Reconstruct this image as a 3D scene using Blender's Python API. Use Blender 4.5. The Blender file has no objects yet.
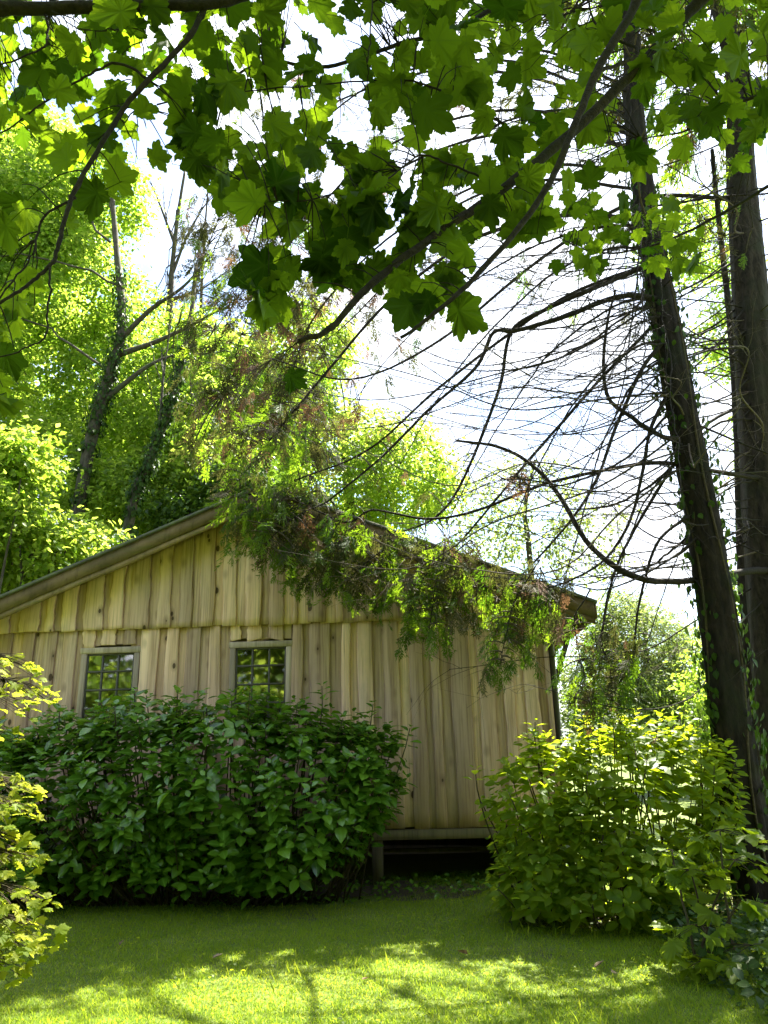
import bpy, math, random
import numpy as np
from mathutils import Matrix, Vector

SEED = 11
rng = np.random.default_rng(SEED)
random.seed(SEED)
R = math.radians
scene = bpy.context.scene
COL = scene.collection

# ------------------------------------------------------------------ camera
EYE = np.array([0.0, 0.0, 1.5])
PITCH, ROLL, FPX = R(17.5), R(-1.49), 770.0
_f = np.array([0, math.cos(PITCH), math.sin(PITCH)])
_r0 = np.array([1.0, 0, 0]); _u0 = np.cross(_r0, _f)
_r = math.cos(ROLL) * _r0 + math.sin(ROLL) * _u0
_u = -math.sin(ROLL) * _r0 + math.cos(ROLL) * _u0
cam_d = bpy.data.cameras.new('camera'); cam = bpy.data.objects.new('camera', cam_d); COL.objects.link(cam)
cam.matrix_world = Matrix(((_r[0], _u[0], -_f[0], EYE[0]), (_r[1], _u[1], -_f[1], EYE[1]),
                           (_r[2], _u[2], -_f[2], EYE[2]), (0, 0, 0, 1)))
cam_d.sensor_fit = 'VERTICAL'; cam_d.sensor_height = 36.0; cam_d.lens = 36.0 * FPX / 1024
cam_d.clip_start = 0.05; cam_d.clip_end = 600
scene.camera = cam

# ------------------------------------------------------------------ sky, sun, exposure
SUN_AZ, SUN_EL = R(33), R(58)          # azimuth to the right of the view direction (+y)
world = bpy.data.worlds.new('World'); scene.world = world; world.use_nodes = True
wn = world.node_tree.nodes; wl = world.node_tree.links; wn.clear()
sky = wn.new('ShaderNodeTexSky'); sky.sky_type = 'NISHITA'; sky.sun_disc = False
sky.sun_elevation = SUN_EL; sky.sun_rotation = SUN_AZ; sky.air_density = 1.0; sky.dust_density = 0.6
tc = wn.new('ShaderNodeTexCoord')
mp = wn.new('ShaderNodeMapping'); mp.inputs['Scale'].default_value = (1.0, 1.0, 1.8)
mp.inputs['Location'].default_value = (0.35, 0.1, 0.2)
nz = wn.new('ShaderNodeTexNoise'); nz.inputs['Scale'].default_value = 2.6; nz.inputs['Detail'].default_value = 7
nz.inputs['Roughness'].default_value = 0.62
rp = wn.new('ShaderNodeValToRGB'); rp.color_ramp.elements[0].position = 0.43; rp.color_ramp.elements[1].position = 0.60
mx = wn.new('ShaderNodeMix'); mx.data_type = 'RGBA'
mx.inputs['B'].default_value = (4.6, 4.8, 5.2, 1)
bg = wn.new('ShaderNodeBackground'); bg.inputs['Strength'].default_value = 0.07
wo = wn.new('ShaderNodeOutputWorld')
wl.new(tc.outputs['Generated'], mp.inputs['Vector']); wl.new(mp.outputs[0], nz.inputs['Vector'])
wl.new(nz.outputs['Fac'], rp.inputs['Fac']); wl.new(rp.outputs['Color'], mx.inputs['Factor'])
wl.new(sky.outputs['Color'], mx.inputs['A']); wl.new(mx.outputs['Result'], bg.inputs['Color'])
wl.new(bg.outputs[0], wo.inputs['Surface'])

sun_dir = np.array([math.sin(SUN_AZ) * math.cos(SUN_EL), math.cos(SUN_AZ) * math.cos(SUN_EL), math.sin(SUN_EL)])
sd = bpy.data.lights.new('sun', 'SUN'); sd.energy = 5.0; sd.angle = R(0.55); sd.color = (1.0, 0.95, 0.84)
so = bpy.data.objects.new('sun', sd); COL.objects.link(so)
so.rotation_euler = Vector(sun_dir).to_track_quat('Z', 'Y').to_euler(); so.location = (12, 15, 30)

vs = scene.view_settings
vs.view_transform = 'Standard'; vs.look = 'None'; vs.exposure = 2.85; vs.gamma = 1.0; vs.use_curve_mapping = False
cy = scene.cycles
cy.max_bounces = 7; cy.diffuse_bounces = 4; cy.glossy_bounces = 3; cy.transmission_bounces = 5; cy.transparent_max_bounces = 8
cy.use_denoising = True; cy.caustics_reflective = False; cy.caustics_refractive = False
try: cy.sample_clamp_indirect = 6.0
except Exception: pass

# ------------------------------------------------------------------ helpers
def smooth(a, b, x):
    t = np.clip((np.asarray(x, float) - a) / (b - a), 0, 1); return t * t * (3 - 2 * t)
def unit(v):
    v = np.asarray(v, float); return v / (np.linalg.norm(v, axis=-1, keepdims=True) + 1e-12)
def gz(x, y):
    x = np.asarray(x, float); y = np.asarray(y, float)
    z = 0.038 * np.clip(y - 3, 0, 5.7) + 0.0 * x
    z = z + 8.0 * smooth(15, 34, y) * smooth(6, -9, x) + 3.0 * smooth(-6, -16, x) * smooth(4, 14, y)
    z = z + 1.2 * smooth(20, 40, y) * smooth(2, 12, x)
    z = z + 2.5 * smooth(-9, -20, y)
    z = z + 0.02 * np.sin(x * 1.7 + 0.4 * y) * np.sin(y * 1.3 + 0.7)
    return z
def ray(px, py):
    return _r * (px - 384) / FPX - _u * (py - 512) / FPX + _f
def at(px, py, Y):
    d = ray(px, py); return EYE + d * (Y / d[1])
def to_px(P):
    d = np.atleast_2d(P) - EYE
    w = d @ _f
    return np.stack([384 + FPX * (d @ _r) / w, 512 - FPX * (d @ _u) / w], 1)

class MB:
    def __init__(s): s.v = []; s.f = {}; s.n = 0; s.var = []; s.vein = []
    def add(s, v, faces, var=0.5, vein=0.0):
        v = np.asarray(v, float).reshape(-1, 3)
        for f in faces:
            f = np.asarray(f, int)
            if f.size: s.f.setdefault(f.shape[1], []).append(f + s.n)
        s.v.append(v); s.n += len(v)
        s.var.append(np.broadcast_to(np.asarray(var, float), (len(v),)))
        s.vein.append(np.broadcast_to(np.asarray(vein, float), (len(v),)))
    def box(s, lo, hi, var=0.5):
        (x0, y0, z0), (x1, y1, z1) = lo, hi
        v = [(x0,y0,z0),(x1,y0,z0),(x1,y1,z0),(x0,y1,z0),(x0,y0,z1),(x1,y0,z1),(x1,y1,z1),(x0,y1,z1)]
        s.add(v, [np.array([(0,3,2,1),(4,5,6,7),(0,1,5,4),(1,2,6,5),(2,3,7,6),(3,0,4,7)])], var)
    def tube(s, pts, rad, k=6, var=0.5, bump=0.0):
        pts = np.asarray(pts, float); n = len(pts)
        rad = np.broadcast_to(np.asarray(rad, float), (n,))
        t = unit(np.gradient(pts, axis=0))
        ref = np.array([0.31, 0.2, 0.93]) if abs(t[0][2]) < 0.8 else np.array([0.9, 0.3, 0.1])
        u = unit(np.cross(t, ref)); w = np.cross(t, u)
        a = np.arange(k) * 2 * math.pi / k
        rr = rad[:, None] * np.ones((1, k))
        if bump: rr = rr * (1 + bump * rng.normal(size=(n, k)))
        V = pts[:, None, :] + rr[..., None] * (np.cos(a)[None, :, None] * u[:, None, :] + np.sin(a)[None, :, None] * w[:, None, :])
        i = np.arange(n - 1)[:, None] * k; j = np.arange(k)[None, :]; j2 = (j + 1) % k
        q = np.stack([i + j, i + j2, i + k + j2, i + k + j], -1).reshape(-1, 4)
        s.add(V.reshape(-1, 3), [q, np.array([np.arange(k)[::-1]]), np.array([np.arange(k) + (n - 1) * k])] , var)
    def inst(s, tpl, Rm, sc, pos, var):
        """scatter template: Rm (N,3,3) columns x,y,z axes; sc (N,) ; pos (N,3); var (N,)"""
        tv, tf, tvein = tpl; N = len(pos)
        if N == 0: return
        V = np.einsum('nij,kj->nki', Rm, tv) * np.asarray(sc)[:, None, None] + pos[:, None, :]
        k = len(tv)
        fs = [(f[None] + (np.arange(N) * k)[:, None, None]).reshape(-1, f.shape[1]) for f in tf]
        s.add(V.reshape(-1, 3), fs, np.repeat(var, k), np.tile(tvein, N))
    def mesh(s, name, mat, off=(0, 0, 0), smooth_=False):
        me = bpy.data.meshes.new(name)
        V = np.concatenate(s.v) - np.asarray(off); n = len(V)
        me.vertices.add(n); me.vertices.foreach_set('co', V.astype(np.float32).ravel())
        idx = []; st = []; c = 0
        for k, L in s.f.items():
            F = np.concatenate(L); idx.append(F.ravel()); st.append(c + np.arange(len(F)) * k); c += F.size
        idx = np.concatenate(idx).astype(np.int32); st = np.concatenate(st).astype(np.int32)
        me.loops.add(len(idx)); me.loops.foreach_set('vertex_index', idx)
        me.polygons.add(len(st)); me.polygons.foreach_set('loop_start', st)
        if smooth_: me.polygons.foreach_set('use_smooth', np.ones(len(st), bool))
        a = me.attributes.new('var', 'FLOAT', 'POINT'); a.data.foreach_set('value', np.concatenate(s.var).astype(np.float32))
        a = me.attributes.new('vein', 'FLOAT', 'POINT'); a.data.foreach_set('value', np.concatenate(s.vein).astype(np.float32))
        me.update(calc_edges=True)
        me.materials.append(mat)
        return me
    def build(s, name, mat, parent=None, off=(0, 0, 0), smooth_=False, kind=None):
        o = bpy.data.objects.new(name, s.mesh(name, mat, off, smooth_)); COL.objects.link(o)
        if parent is not None: o.parent = parent
        if kind: o['kind'] = kind
        return o

def empty(name, loc, label, cat, group=None, rz=0.0):
    o = bpy.data.objects.new(name, None); COL.objects.link(o)
    o.location = loc; o.rotation_euler = (0, 0, rz); o['label'] = label; o['category'] = cat
    o.empty_display_size = 0.2
    if group: o['group'] = group
    return o
def tag(o, label, cat, group=None):
    o['label'] = label; o['category'] = cat
    if group: o['group'] = group
    return o
def link_mesh(name, me, parent, pos, Rm, sc):
    o = bpy.data.objects.new(name, me); COL.objects.link(o); o.parent = parent
    M = Matrix([list(Rm[0]), list(Rm[1]), list(Rm[2])])
    o.location = pos; o.rotation_euler = M.to_euler()
    o.scale = (sc * rng.uniform(.84, 1.12), sc * rng.uniform(.9, 1.1), sc * rng.uniform(.5, 2.3)) if name == 'leaf' else (sc, sc, sc)
    return o
def spline(P, n=8):
    """Catmull-Rom through rows of P (any width)"""
    P = np.asarray(P, float); Q = np.vstack([2 * P[0] - P[1], P, 2 * P[-1] - P[-2]]); out = []
    t = np.linspace(0, 1, n, endpoint=False)[:, None]
    for i in range(len(P) - 1):
        a, b, c, d = Q[i:i + 4]
        out.append(0.5 * (2 * b + (c - a) * t + (2 * a - 5 * b + 4 * c - d) * t ** 2 + (3 * b - a - 3 * c + d) * t ** 3))
    out.append(P[-1:]); return np.vstack(out)
def frames(normal, tip):
    z = unit(normal); y = tip - (tip * z).sum(-1, keepdims=True) * z; y = unit(y); x = np.cross(y, z)
    return np.stack([x, y, z], -1)
def rand_unit(n):
    return unit(rng.normal(size=(n, 3)))

# ------------------------------------------------------------------ materials
def nodes(name):
    m = bpy.data.materials.new(name); m.use_nodes = True; nt = m.node_tree
    return m, nt, nt.nodes, nt.links, nt.nodes['Principled BSDF'], nt.nodes['Material Output']
def rgba(c): return (c[0], c[1], c[2], 1)
def mixc(nt, a, b, fac, blend='MIX'):
    n = nt.nodes.new('ShaderNodeMix'); n.data_type = 'RGBA'; n.blend_type = blend
    for key, v in (('A', a), ('B', b), ('Factor', fac)):
        if isinstance(v, (tuple, list)): n.inputs[key].default_value = rgba(v)
        elif isinstance(v, (int, float)): n.inputs[key].default_value = v
        else: nt.links.new(v, n.inputs[key])
    return n.outputs['Result']
def mth(nt, op, a, b=0.0):
    n = nt.nodes.new('ShaderNodeMath'); n.operation = op
    for i, v in enumerate((a, b)):
        if isinstance(v, (int, float)): n.inputs[i].default_value = v
        else: nt.links.new(v, n.inputs[i])
    return n.outputs[0]
def noise(nt, scale, detail=4, rough=0.55, vec=None, dim='3D'):
    n = nt.nodes.new('ShaderNodeTexNoise'); n.inputs['Scale'].default_value = scale
    n.inputs['Detail'].default_value = detail; n.inputs['Roughness'].default_value = rough
    if vec is not None: nt.links.new(vec, n.inputs['Vector'])
    return n.outputs['Fac']
def ramp(nt, fac, p0, p1, c0=(0, 0, 0), c1=(1, 1, 1)):
    n = nt.nodes.new('ShaderNodeValToRGB'); e = n.color_ramp.elements
    e[0].position = p0; e[1].position = p1; e[0].color = rgba(c0); e[1].color = rgba(c1)
    nt.links.new(fac, n.inputs['Fac']); return n.outputs['Color']
def objcoord(nt, scale=(1, 1, 1), rnd=0.0):
    t = nt.nodes.new('ShaderNodeTexCoord'); m = nt.nodes.new('ShaderNodeMapping')
    m.inputs['Scale'].default_value = scale
    nt.links.new(t.outputs['Object'], m.inputs['Vector'])
    if rnd:
        oi = nt.nodes.new('ShaderNodeObjectInfo')
        c = nt.nodes.new('ShaderNodeCombineXYZ')
        for i, k in enumerate((1.0, 1.7, 2.3)):
            nt.links.new(mth(nt, 'MULTIPLY', oi.outputs['Random'], rnd * k), c.inputs[i])
        nt.links.new(c.outputs[0], m.inputs['Location'])
    return m.outputs[0]
def bump(nt, bs, height, strength=0.4, dist=0.01):
    b = nt.nodes.new('ShaderNodeBump'); b.inputs['Strength'].default_value = strength; b.inputs['Distance'].default_value = dist
    nt.links.new(height, b.inputs['Height']); nt.links.new(b.outputs[0], bs.inputs['Normal'])

def leaf_mat(name, c0, c1, t0, t1, tfac=0.45, rough=0.45, spec=0.4, vein=0.25):
    m, nt, N, L, bs, out = nodes(name)
    a = N.new('ShaderNodeAttribute'); a.attribute_name = 'var'
    oi = N.new('ShaderNodeObjectInfo')
    v = mth(nt, 'FRACT', mth(nt, 'ADD', a.outputs['Fac'], mth(nt, 'MULTIPLY', oi.outputs['Random'], 0.999)))
    c = mixc(nt, c0, c1, v); t = mixc(nt, t0, t1, v)
    if vein:
        ve = N.new('ShaderNodeAttribute'); ve.attribute_name = 'vein'
        k = mth(nt, 'MULTIPLY', mth(nt, 'POWER', ve.outputs['Fac'], 9.0), vein)
        c = mixc(nt, c, tuple(min(1, x * 2.2 + 0.03) for x in c1), k)
        t = mixc(nt, t, tuple(x * 0.55 for x in t0), k)
    L.new(c, bs.inputs['Base Color']); bs.inputs['Roughness'].default_value = rough
    bs.inputs['Specular IOR Level'].default_value = spec
    tr = N.new('ShaderNodeBsdfTranslucent'); L.new(t, tr.inputs['Color'])
    mx = N.new('ShaderNodeMixShader'); mx.inputs[0].default_value = tfac
    L.new(bs.outputs[0], mx.inputs[1]); L.new(tr.outputs[0], mx.inputs[2]); L.new(mx.outputs[0], out.inputs['Surface'])
    return m

M = {}
M['sycamore'] = leaf_mat('sycamore_leaf', (0.010, 0.026, 0.003), (0.042, 0.080, 0.007), (0.03, 0.085, 0.002), (0.27, 0.42, 0.010), 0.55, 0.55, 0.15, 0.5)
M['hydrangea'] = leaf_mat('shrub_leaf_dark', (0.030, 0.090, 0.008), (0.12, 0.235, 0.020), (0.12, 0.28, 0.010), (0.24, 0.42, 0.015), 0.28, 0.26, 0.6, 0.35)
M['hydrangea2'] = leaf_mat('shrub_leaf_light', (0.05, 0.10, 0.006), (0.11, 0.16, 0.012), (0.36, 0.50, 0.010), (0.60, 0.68, 0.025), 0.6, 0.45, 0.18, 0.35)
M['golden'] = leaf_mat('golden_leaf', (0.11, 0.17, 0.010), (0.23, 0.25, 0.02), (0.40, 0.50, 0.02), (0.70, 0.70, 0.05), 0.55, 0.55, 0.15, 0.3)
M['wood_leaf'] = leaf_mat('woodland_leaf', (0.060, 0.12, 0.012), (0.16, 0.215, 0.035), (0.26, 0.45, 0.02), (0.56, 0.68, 0.09), 0.6, 0.5, 0.25, 0)
M['wood_leaf_dark'] = leaf_mat('woodland_leaf_dark', (0.025, 0.06, 0.010), (0.07, 0.125, 0.02), (0.10, 0.20, 0.015), (0.24, 0.36, 0.03), 0.45, 0.45, 0.35, 0)
M['willow'] = leaf_mat('willow_leaf', (0.06, 0.10, 0.025), (0.12, 0.155, 0.05), (0.18, 0.26, 0.04), (0.34, 0.41, 0.09), 0.5, 0.5, 0.3, 0)
M['ivy'] = leaf_mat('ivy_leaf', (0.014, 0.036, 0.006), (0.04, 0.075, 0.010), (0.06, 0.14, 0.010), (0.12, 0.22, 0.02), 0.28, 0.55, 0.14, 0.3)
M['cyp_green'] = leaf_mat('cypress_green', (0.025, 0.055, 0.010), (0.055, 0.10, 0.015), (0.12, 0.26, 0.010), (0.34, 0.50, 0.02), 0.5, 0.6, 0.15, 0)
M['cyp_olive'] = leaf_mat('cypress_olive', (0.032, 0.036, 0.014), (0.075, 0.068, 0.034), (0.07, 0.085, 0.015), (0.15, 0.15, 0.035), 0.35, 0.75, 0.1, 0)
M['cyp_dead'] = leaf_mat('cypress_dead', (0.09, 0.05, 0.03), (0.19, 0.115, 0.075), (0.14, 0.07, 0.03), (0.22, 0.12, 0.06), 0.35, 0.8, 0.1, 0)
M['grass'] = leaf_mat('grass_blade', (0.095, 0.18, 0.012), (0.215, 0.265, 0.028), (0.32, 0.46, 0.015), (0.58, 0.64, 0.045), 0.5, 0.7, 0.12, 0)
M['flower'] = leaf_mat('faded_flower', (0.10, 0.06, 0.035), (0.2, 0.13, 0.08), (0.12, 0.08, 0.04), (0.2, 0.14, 0.08), 0.3, 0.8, 0.2, 0)
M['litter'] = leaf_mat('dry_leaf', (0.12, 0.08, 0.045), (0.26, 0.2, 0.13), (0.2, 0.14, 0.07), (0.3, 0.24, 0.14), 0.2, 0.8, 0.2, 0)

def bark_mat(name, c0, c1, c2, zs=0.35, s=22):
    m, nt, N, L, bs, out = nodes(name)
    v = objcoord(nt, (1, 1, zs))
    n1 = noise(nt, s, 6, 0.65, v); n2 = noise(nt, 3.0, 3, 0.5, objcoord(nt))
    c = mixc(nt, c0, c1, ramp(nt, n1, 0.35, 0.68)); c = mixc(nt, c, c2, ramp(nt, n2, 0.48, 0.7))
    L.new(c, bs.inputs['Base Color']); bs.inputs['Roughness'].default_value = 0.9
    bs.inputs['Specular IOR Level'].default_value = 0.2
    bump(nt, bs, n1, 0.8, 0.02); return m
M['bark'] = bark_mat('conifer_bark', (0.006, 0.0045, 0.003), (0.026, 0.018, 0.013), (0.014, 0.015, 0.008))
M['bark_tan'] = bark_mat('tan_bark', (0.013, 0.010, 0.007), (0.05, 0.038, 0.028), (0.027, 0.027, 0.016))
M['bark_grey'] = bark_mat('grey_bark', (0.03, 0.025, 0.018), (0.09, 0.078, 0.056), (0.045, 0.055, 0.025))
M['twig'] = bark_mat('dark_twig', (0.009, 0.007, 0.005), (0.034, 0.026, 0.019), (0.016, 0.015, 0.010), 1, 40)
M['twig_brown'] = bark_mat('brown_twig', (0.05, 0.037, 0.026), (0.12, 0.092, 0.066), (0.08, 0.075, 0.05), 1, 40)
M['stem'] = bark_mat('shrub_stem', (0.035, 0.027, 0.016), (0.085, 0.065, 0.036), (0.045, 0.05, 0.02), 1, 40)

def wood_mat(name, ca, cb, dark, green, gamt, rough=0.8, zscale=(1, 1, 1), knots=True, low_tint=False):
    m, nt, N, L, bs, out = nodes(name)
    sx = tuple(a for a in zscale)
    oi = N.new('ShaderNodeObjectInfo')
    v = objcoord(nt, sx, 37.0)
    def strm(k):   # stretch along the board
        mp = N.new('ShaderNodeMapping'); mp.inputs['Scale'].default_value = k; L.new(v, mp.inputs['Vector']); return mp.outputs[0]
    warp = noise(nt, 2.2, 3, 0.5, strm((3, 3, 0.7)))
    g1 = noise(nt, 1.0, 5, 0.65, strm((46, 20, 1.3)))
    g2 = noise(nt, 1.0, 3, 0.5, strm((9, 9, 0.35)))
    g3 = noise(nt, 1.0, 4, 0.6, strm((5, 5, 2.2)))
    c = mixc(nt, ca, cb, ramp(nt, g2, 0.33, 0.68))
    c = mixc(nt, c, dark, mth(nt, 'MULTIPLY', ramp(nt, g1, 0.48, 0.72), 0.7))
    c = mixc(nt, c, green, mth(nt, 'MULTIPLY', ramp(nt, g3, 0.5, 0.75), gamt))
    br = mth(nt, 'ADD', mth(nt, 'MULTIPLY', oi.outputs['Random'], 0.62), 0.66)
    bc = N.new('ShaderNodeCombineXYZ')
    L.new(br, bc.inputs[0]); L.new(mth(nt, 'ADD', mth(nt, 'MULTIPLY', oi.outputs['Random'], 0.62), 0.65), bc.inputs[1])
    L.new(mth(nt, 'ADD', mth(nt, 'MULTIPLY', oi.outputs['Random'], 0.58), 0.66), bc.inputs[2])
    c = mixc(nt, c, bc.outputs[0], 1.0, 'MULTIPLY')
    h = g1
    if low_tint:   # patchy brown tint, stronger towards the wall foot, and long streaks
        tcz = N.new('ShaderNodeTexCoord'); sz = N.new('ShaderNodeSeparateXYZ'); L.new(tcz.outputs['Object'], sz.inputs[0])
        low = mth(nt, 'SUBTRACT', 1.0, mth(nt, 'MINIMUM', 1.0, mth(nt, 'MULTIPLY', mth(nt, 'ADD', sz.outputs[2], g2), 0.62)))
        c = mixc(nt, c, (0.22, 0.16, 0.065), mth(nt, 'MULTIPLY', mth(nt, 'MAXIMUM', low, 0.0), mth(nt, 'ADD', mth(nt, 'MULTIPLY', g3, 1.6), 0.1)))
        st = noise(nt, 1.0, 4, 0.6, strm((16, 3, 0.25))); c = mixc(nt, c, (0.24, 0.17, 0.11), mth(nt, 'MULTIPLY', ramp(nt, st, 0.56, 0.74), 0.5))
    if knots:
        vo = N.new('ShaderNodeTexVoronoi'); vo.inputs['Scale'].default_value = 1.0; L.new(strm((7.5, 0.01, 4.2)), vo.inputs['Vector'])
        vo.feature = 'F1'; vo.inputs['Randomness'].default_value = 1.0
        sel = N.new('ShaderNodeSeparateColor'); L.new(vo.outputs['Color'], sel.inputs[0])
        pick = mth(nt, 'LESS_THAN', sel.outputs[0], 0.36)
        dk = mth(nt, 'MULTIPLY', mth(nt, 'LESS_THAN', mth(nt, 'ADD', vo.outputs['Distance'], mth(nt, 'MULTIPLY', g1, 0.03)),
                 mth(nt, 'ADD', mth(nt, 'MULTIPLY', sel.outputs[1], 0.15), 0.08)), pick)
        halo = mth(nt, 'MULTIPLY', ramp(nt, vo.outputs['Distance'], 0.10, 0.36, (1, 1, 1), (0, 0, 0)), mth(nt, 'MULTIPLY', pick, 0.5))
        c = mixc(nt, c, tuple(x * 0.62 for x in dark), halo)
        c = mixc(nt, c, tuple(x * 0.30 for x in dark), mth(nt, 'MULTIPLY', dk, 0.85))
    L.new(c, bs.inputs['Base Color']); bs.inputs['Roughness'].default_value = rough; bs.inputs['Specular IOR Level'].default_value = 0.25
    bump(nt, bs, h, 0.5, 0.006); return m
M['board'] = wood_mat('weathered_board', (0.72, 0.515, 0.40), (0.50, 0.33, 0.235), (0.16, 0.09, 0.055), (0.38, 0.30, 0.24), 0.5, low_tint=True)
M['fascia'] = wood_mat('mossy_fascia', (0.21, 0.145, 0.08), (0.12, 0.085, 0.045), (0.05, 0.034, 0.02), (0.10, 0.098, 0.04), 0.8, zscale=(0.35, 1, 6), knots=False)
M['frame'] = wood_mat('grey_frame_wood', (0.44, 0.36, 0.30), (0.30, 0.24, 0.195), (0.13, 0.10, 0.08), (0.22, 0.19, 0.15), 0.3, knots=False)
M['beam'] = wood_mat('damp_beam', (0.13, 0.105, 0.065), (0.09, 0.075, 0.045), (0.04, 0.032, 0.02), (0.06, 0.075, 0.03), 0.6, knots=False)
M['inner'] = wood_mat('inner_wood', (0.20, 0.15, 0.10), (0.15, 0.11, 0.07), (0.08, 0.06, 0.04), (0.1, 0.1, 0.06), 0.2, knots=False)
M['felt'], nt, N, L, bs, _o = nodes('roof_felt')
L.new(mixc(nt, (0.05, 0.05, 0.045), (0.10, 0.115, 0.06), ramp(nt, noise(nt, 5, 6, 0.6, objcoord(nt)), 0.4, 0.65)), bs.inputs['Base Color']); bs.inputs['Roughness'].default_value = 0.95
M['lead'], nt, N, L, bs, _o = nodes('dark_muntin'); bs.inputs['Base Color'].default_value = (0.06, 0.053, 0.045, 1); bs.inputs['Roughness'].default_value = 0.6
M['pipe'], nt, N, L, bs, _o = nodes('black_pipe'); bs.inputs['Base Color'].default_value = (0.02, 0.02, 0.02, 1); bs.inputs['Roughness'].default_value = 0.45
M['nail'], nt, N, L, bs, _o = nodes('nail_metal'); bs.inputs['Base Color'].default_value = (0.3, 0.3, 0.3, 1); bs.inputs['Metallic'].default_value = 0.8; bs.inputs['Roughness'].default_value = 0.5
M['glass'], nt, N, L, bs, _o = nodes('window_glass')
tr = N.new('ShaderNodeBsdfTransparent'); tr.inputs[0].default_value = (0.9, 0.93, 0.9, 1)
gl = N.new('ShaderNodeBsdfGlossy'); gl.inputs['Roughness'].default_value = 0.03
fr = N.new('ShaderNodeFresnel'); fr.inputs[0].default_value = 3.0
ms = N.new('ShaderNodeMixShader'); L.new(fr.outputs[0], ms.inputs[0]); L.new(tr.outputs[0], ms.inputs[1]); L.new(gl.outputs[0], ms.inputs[2]); L.new(ms.outputs[0], _o.inputs['Surface'])
M['ground'], nt, N, L, bs, _o = nodes('ground_soil_grass')
gc = objcoord(nt)
c = mixc(nt, (0.075, 0.115, 0.010), (0.12, 0.16, 0.016), ramp(nt, noise(nt, 1.6, 6, 0.6, gc), 0.35, 0.65))
c = mixc(nt, c, (0.055, 0.042, 0.026), ramp(nt, noise(nt, 0.9, 5, 0.6, gc), 0.58, 0.72))
L.new(c, bs.inputs['Base Color']); bs.inputs['Roughness'].default_value = 0.95
bump(nt, bs, noise(nt, 30, 5, 0.7, gc), 0.6, 0.03)
M['soil'], nt, N, L, bs, _o = nodes('bare_soil')
L.new(mixc(nt, (0.035, 0.026, 0.017), (0.075, 0.055, 0.036), noise(nt, 18, 6, 0.7, objcoord(nt))), bs.inputs['Base Color']); bs.inputs['Roughness'].default_value = 0.95

# ------------------------------------------------------------------ leaf templates (y = length, z = normal)
def tpl_ovate(w=0.3, droop=0.22, fold=0.10):
    T = np.array([0, .2, .45, .72, 1.0]); H = np.array([0, .75, 1.0, .68, 0]) * w
    mid = np.stack([0 * T, T, -droop * T ** 2], 1)
    lf = np.stack([-H[1:4], T[1:4] + .02, fold * np.array([.7, 1, .6]) - droop * T[1:4] ** 2], 1)
    rt = lf * [-1, 1, 1]
    v = np.vstack([mid, lf, rt]); q = []; t = []
    for o, flip in ((5, 0), (8, 1)):
        a = [(0, 1, o)]; b = [(1, 2, o + 1, o), (2, 3, o + 2, o + 1)]; c_ = [(3, 4, o + 2)]
        for f in a + c_: t.append(f if flip else f[::-1])
        for f in b: q.append(f if flip else f[::-1])
    vein = np.array([1.] * 5 + [0.] * 6)
    return v, [np.array(t), np.array(q)], vein
def tpl_kite(w=0.32, fold=0.06):
    v = np.array([(0, 0, 0), (w, .45, fold), (0, 1, -.12), (-w, .45, fold)])
    return v, [np.array([(0, 1, 2), (0, 2, 3)])], np.zeros(4)
def tpl_blade():
    v = np.array([(-.5, 0, 0), (.5, 0, 0), (0.0, 0.6, .9)]); return v, [np.array([(0, 1, 2)])], np.zeros(3)
def tpl_palmate(seed, petiole=0.55, teeth=True):
    r_ = np.random.default_rng(seed)
    lob = [(-118, .50), (-56, .86), (0, 1.0), (56, .86), (118, .50)]
    pts = []; vein = []
    def P(a, r): a = math.radians(a); return (math.sin(a) * r, math.cos(a) * r)
    pts.append(P(-163, .34)); vein.append(0)
    for i, (a, r) in enumerate(lob):
        r *= r_.uniform(.93, 1.07); a += r_.uniform(-3, 3)
        wd = 22
        for da, k, vv in ((-wd * 1.15, .70, 0), (-wd * .85, .80, 0), (-wd * .52, .79, 0), (-wd * .33, .90, 0), (0, 1.0, 1), (wd * .33, .90, 0), (wd * .52, .79, 0), (wd * .85, .80, 0), (wd * 1.15, .70, 0)):
            pts.append(P(a + da, r * k)); vein.append(vv)
        if i < 4:
            a2 = (a + lob[i + 1][0]) / 2; pts.append(P(a2, .66 if i in (1, 2) else .52)); vein.append(0)
    pts.append(P(163, .34)); vein.append(0)
    pts = np.array(pts); n = len(pts)
    pts[:, 1] += 0.30
    ctr = np.array([0.0, 0.30])
    d = pts - ctr; rr = np.hypot(d[:, 0], d[:, 1])
    z = -0.26 * rr ** 2 + 0.07 * r_.normal(size=n) * rr + r_.uniform(-.05, .25) * np.abs(d[:, 0]) + r_.uniform(-.15, .15) * d[:, 0]
    v = np.vstack([[0, .30, 0.0], np.c_[pts, z], [0, .06, -0.01]])
    tri = [(0, i + 2, i + 1) for i in range(n - 1)] + [(0, 1, n + 1), (0, n + 1, n)]
    vein = np.array([1.0] + vein + [1.0])
    v = v - np.array([0, .06, 0]); 
    # petiole: thin 3-sided stalk running back from the leaf base
    w = 0.012; L_ = petiole
    pv = np.array([(-w, 0, 0), (w, 0, 0), (0, 0, w * 1.6), (-w, -L_, .10), (w, -L_, .10), (0, -L_, .10 + w * 1.6)])
    b = len(v)
    q = [(b, b + 1, b + 4, b + 3), (b + 1, b + 2, b + 5, b + 4), (b + 2, b, b + 3, b + 5)]
    return np.vstack([v, pv]), [np.array(tri), np.array(q)], np.concatenate([vein, np.ones(6) * .6])
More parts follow.
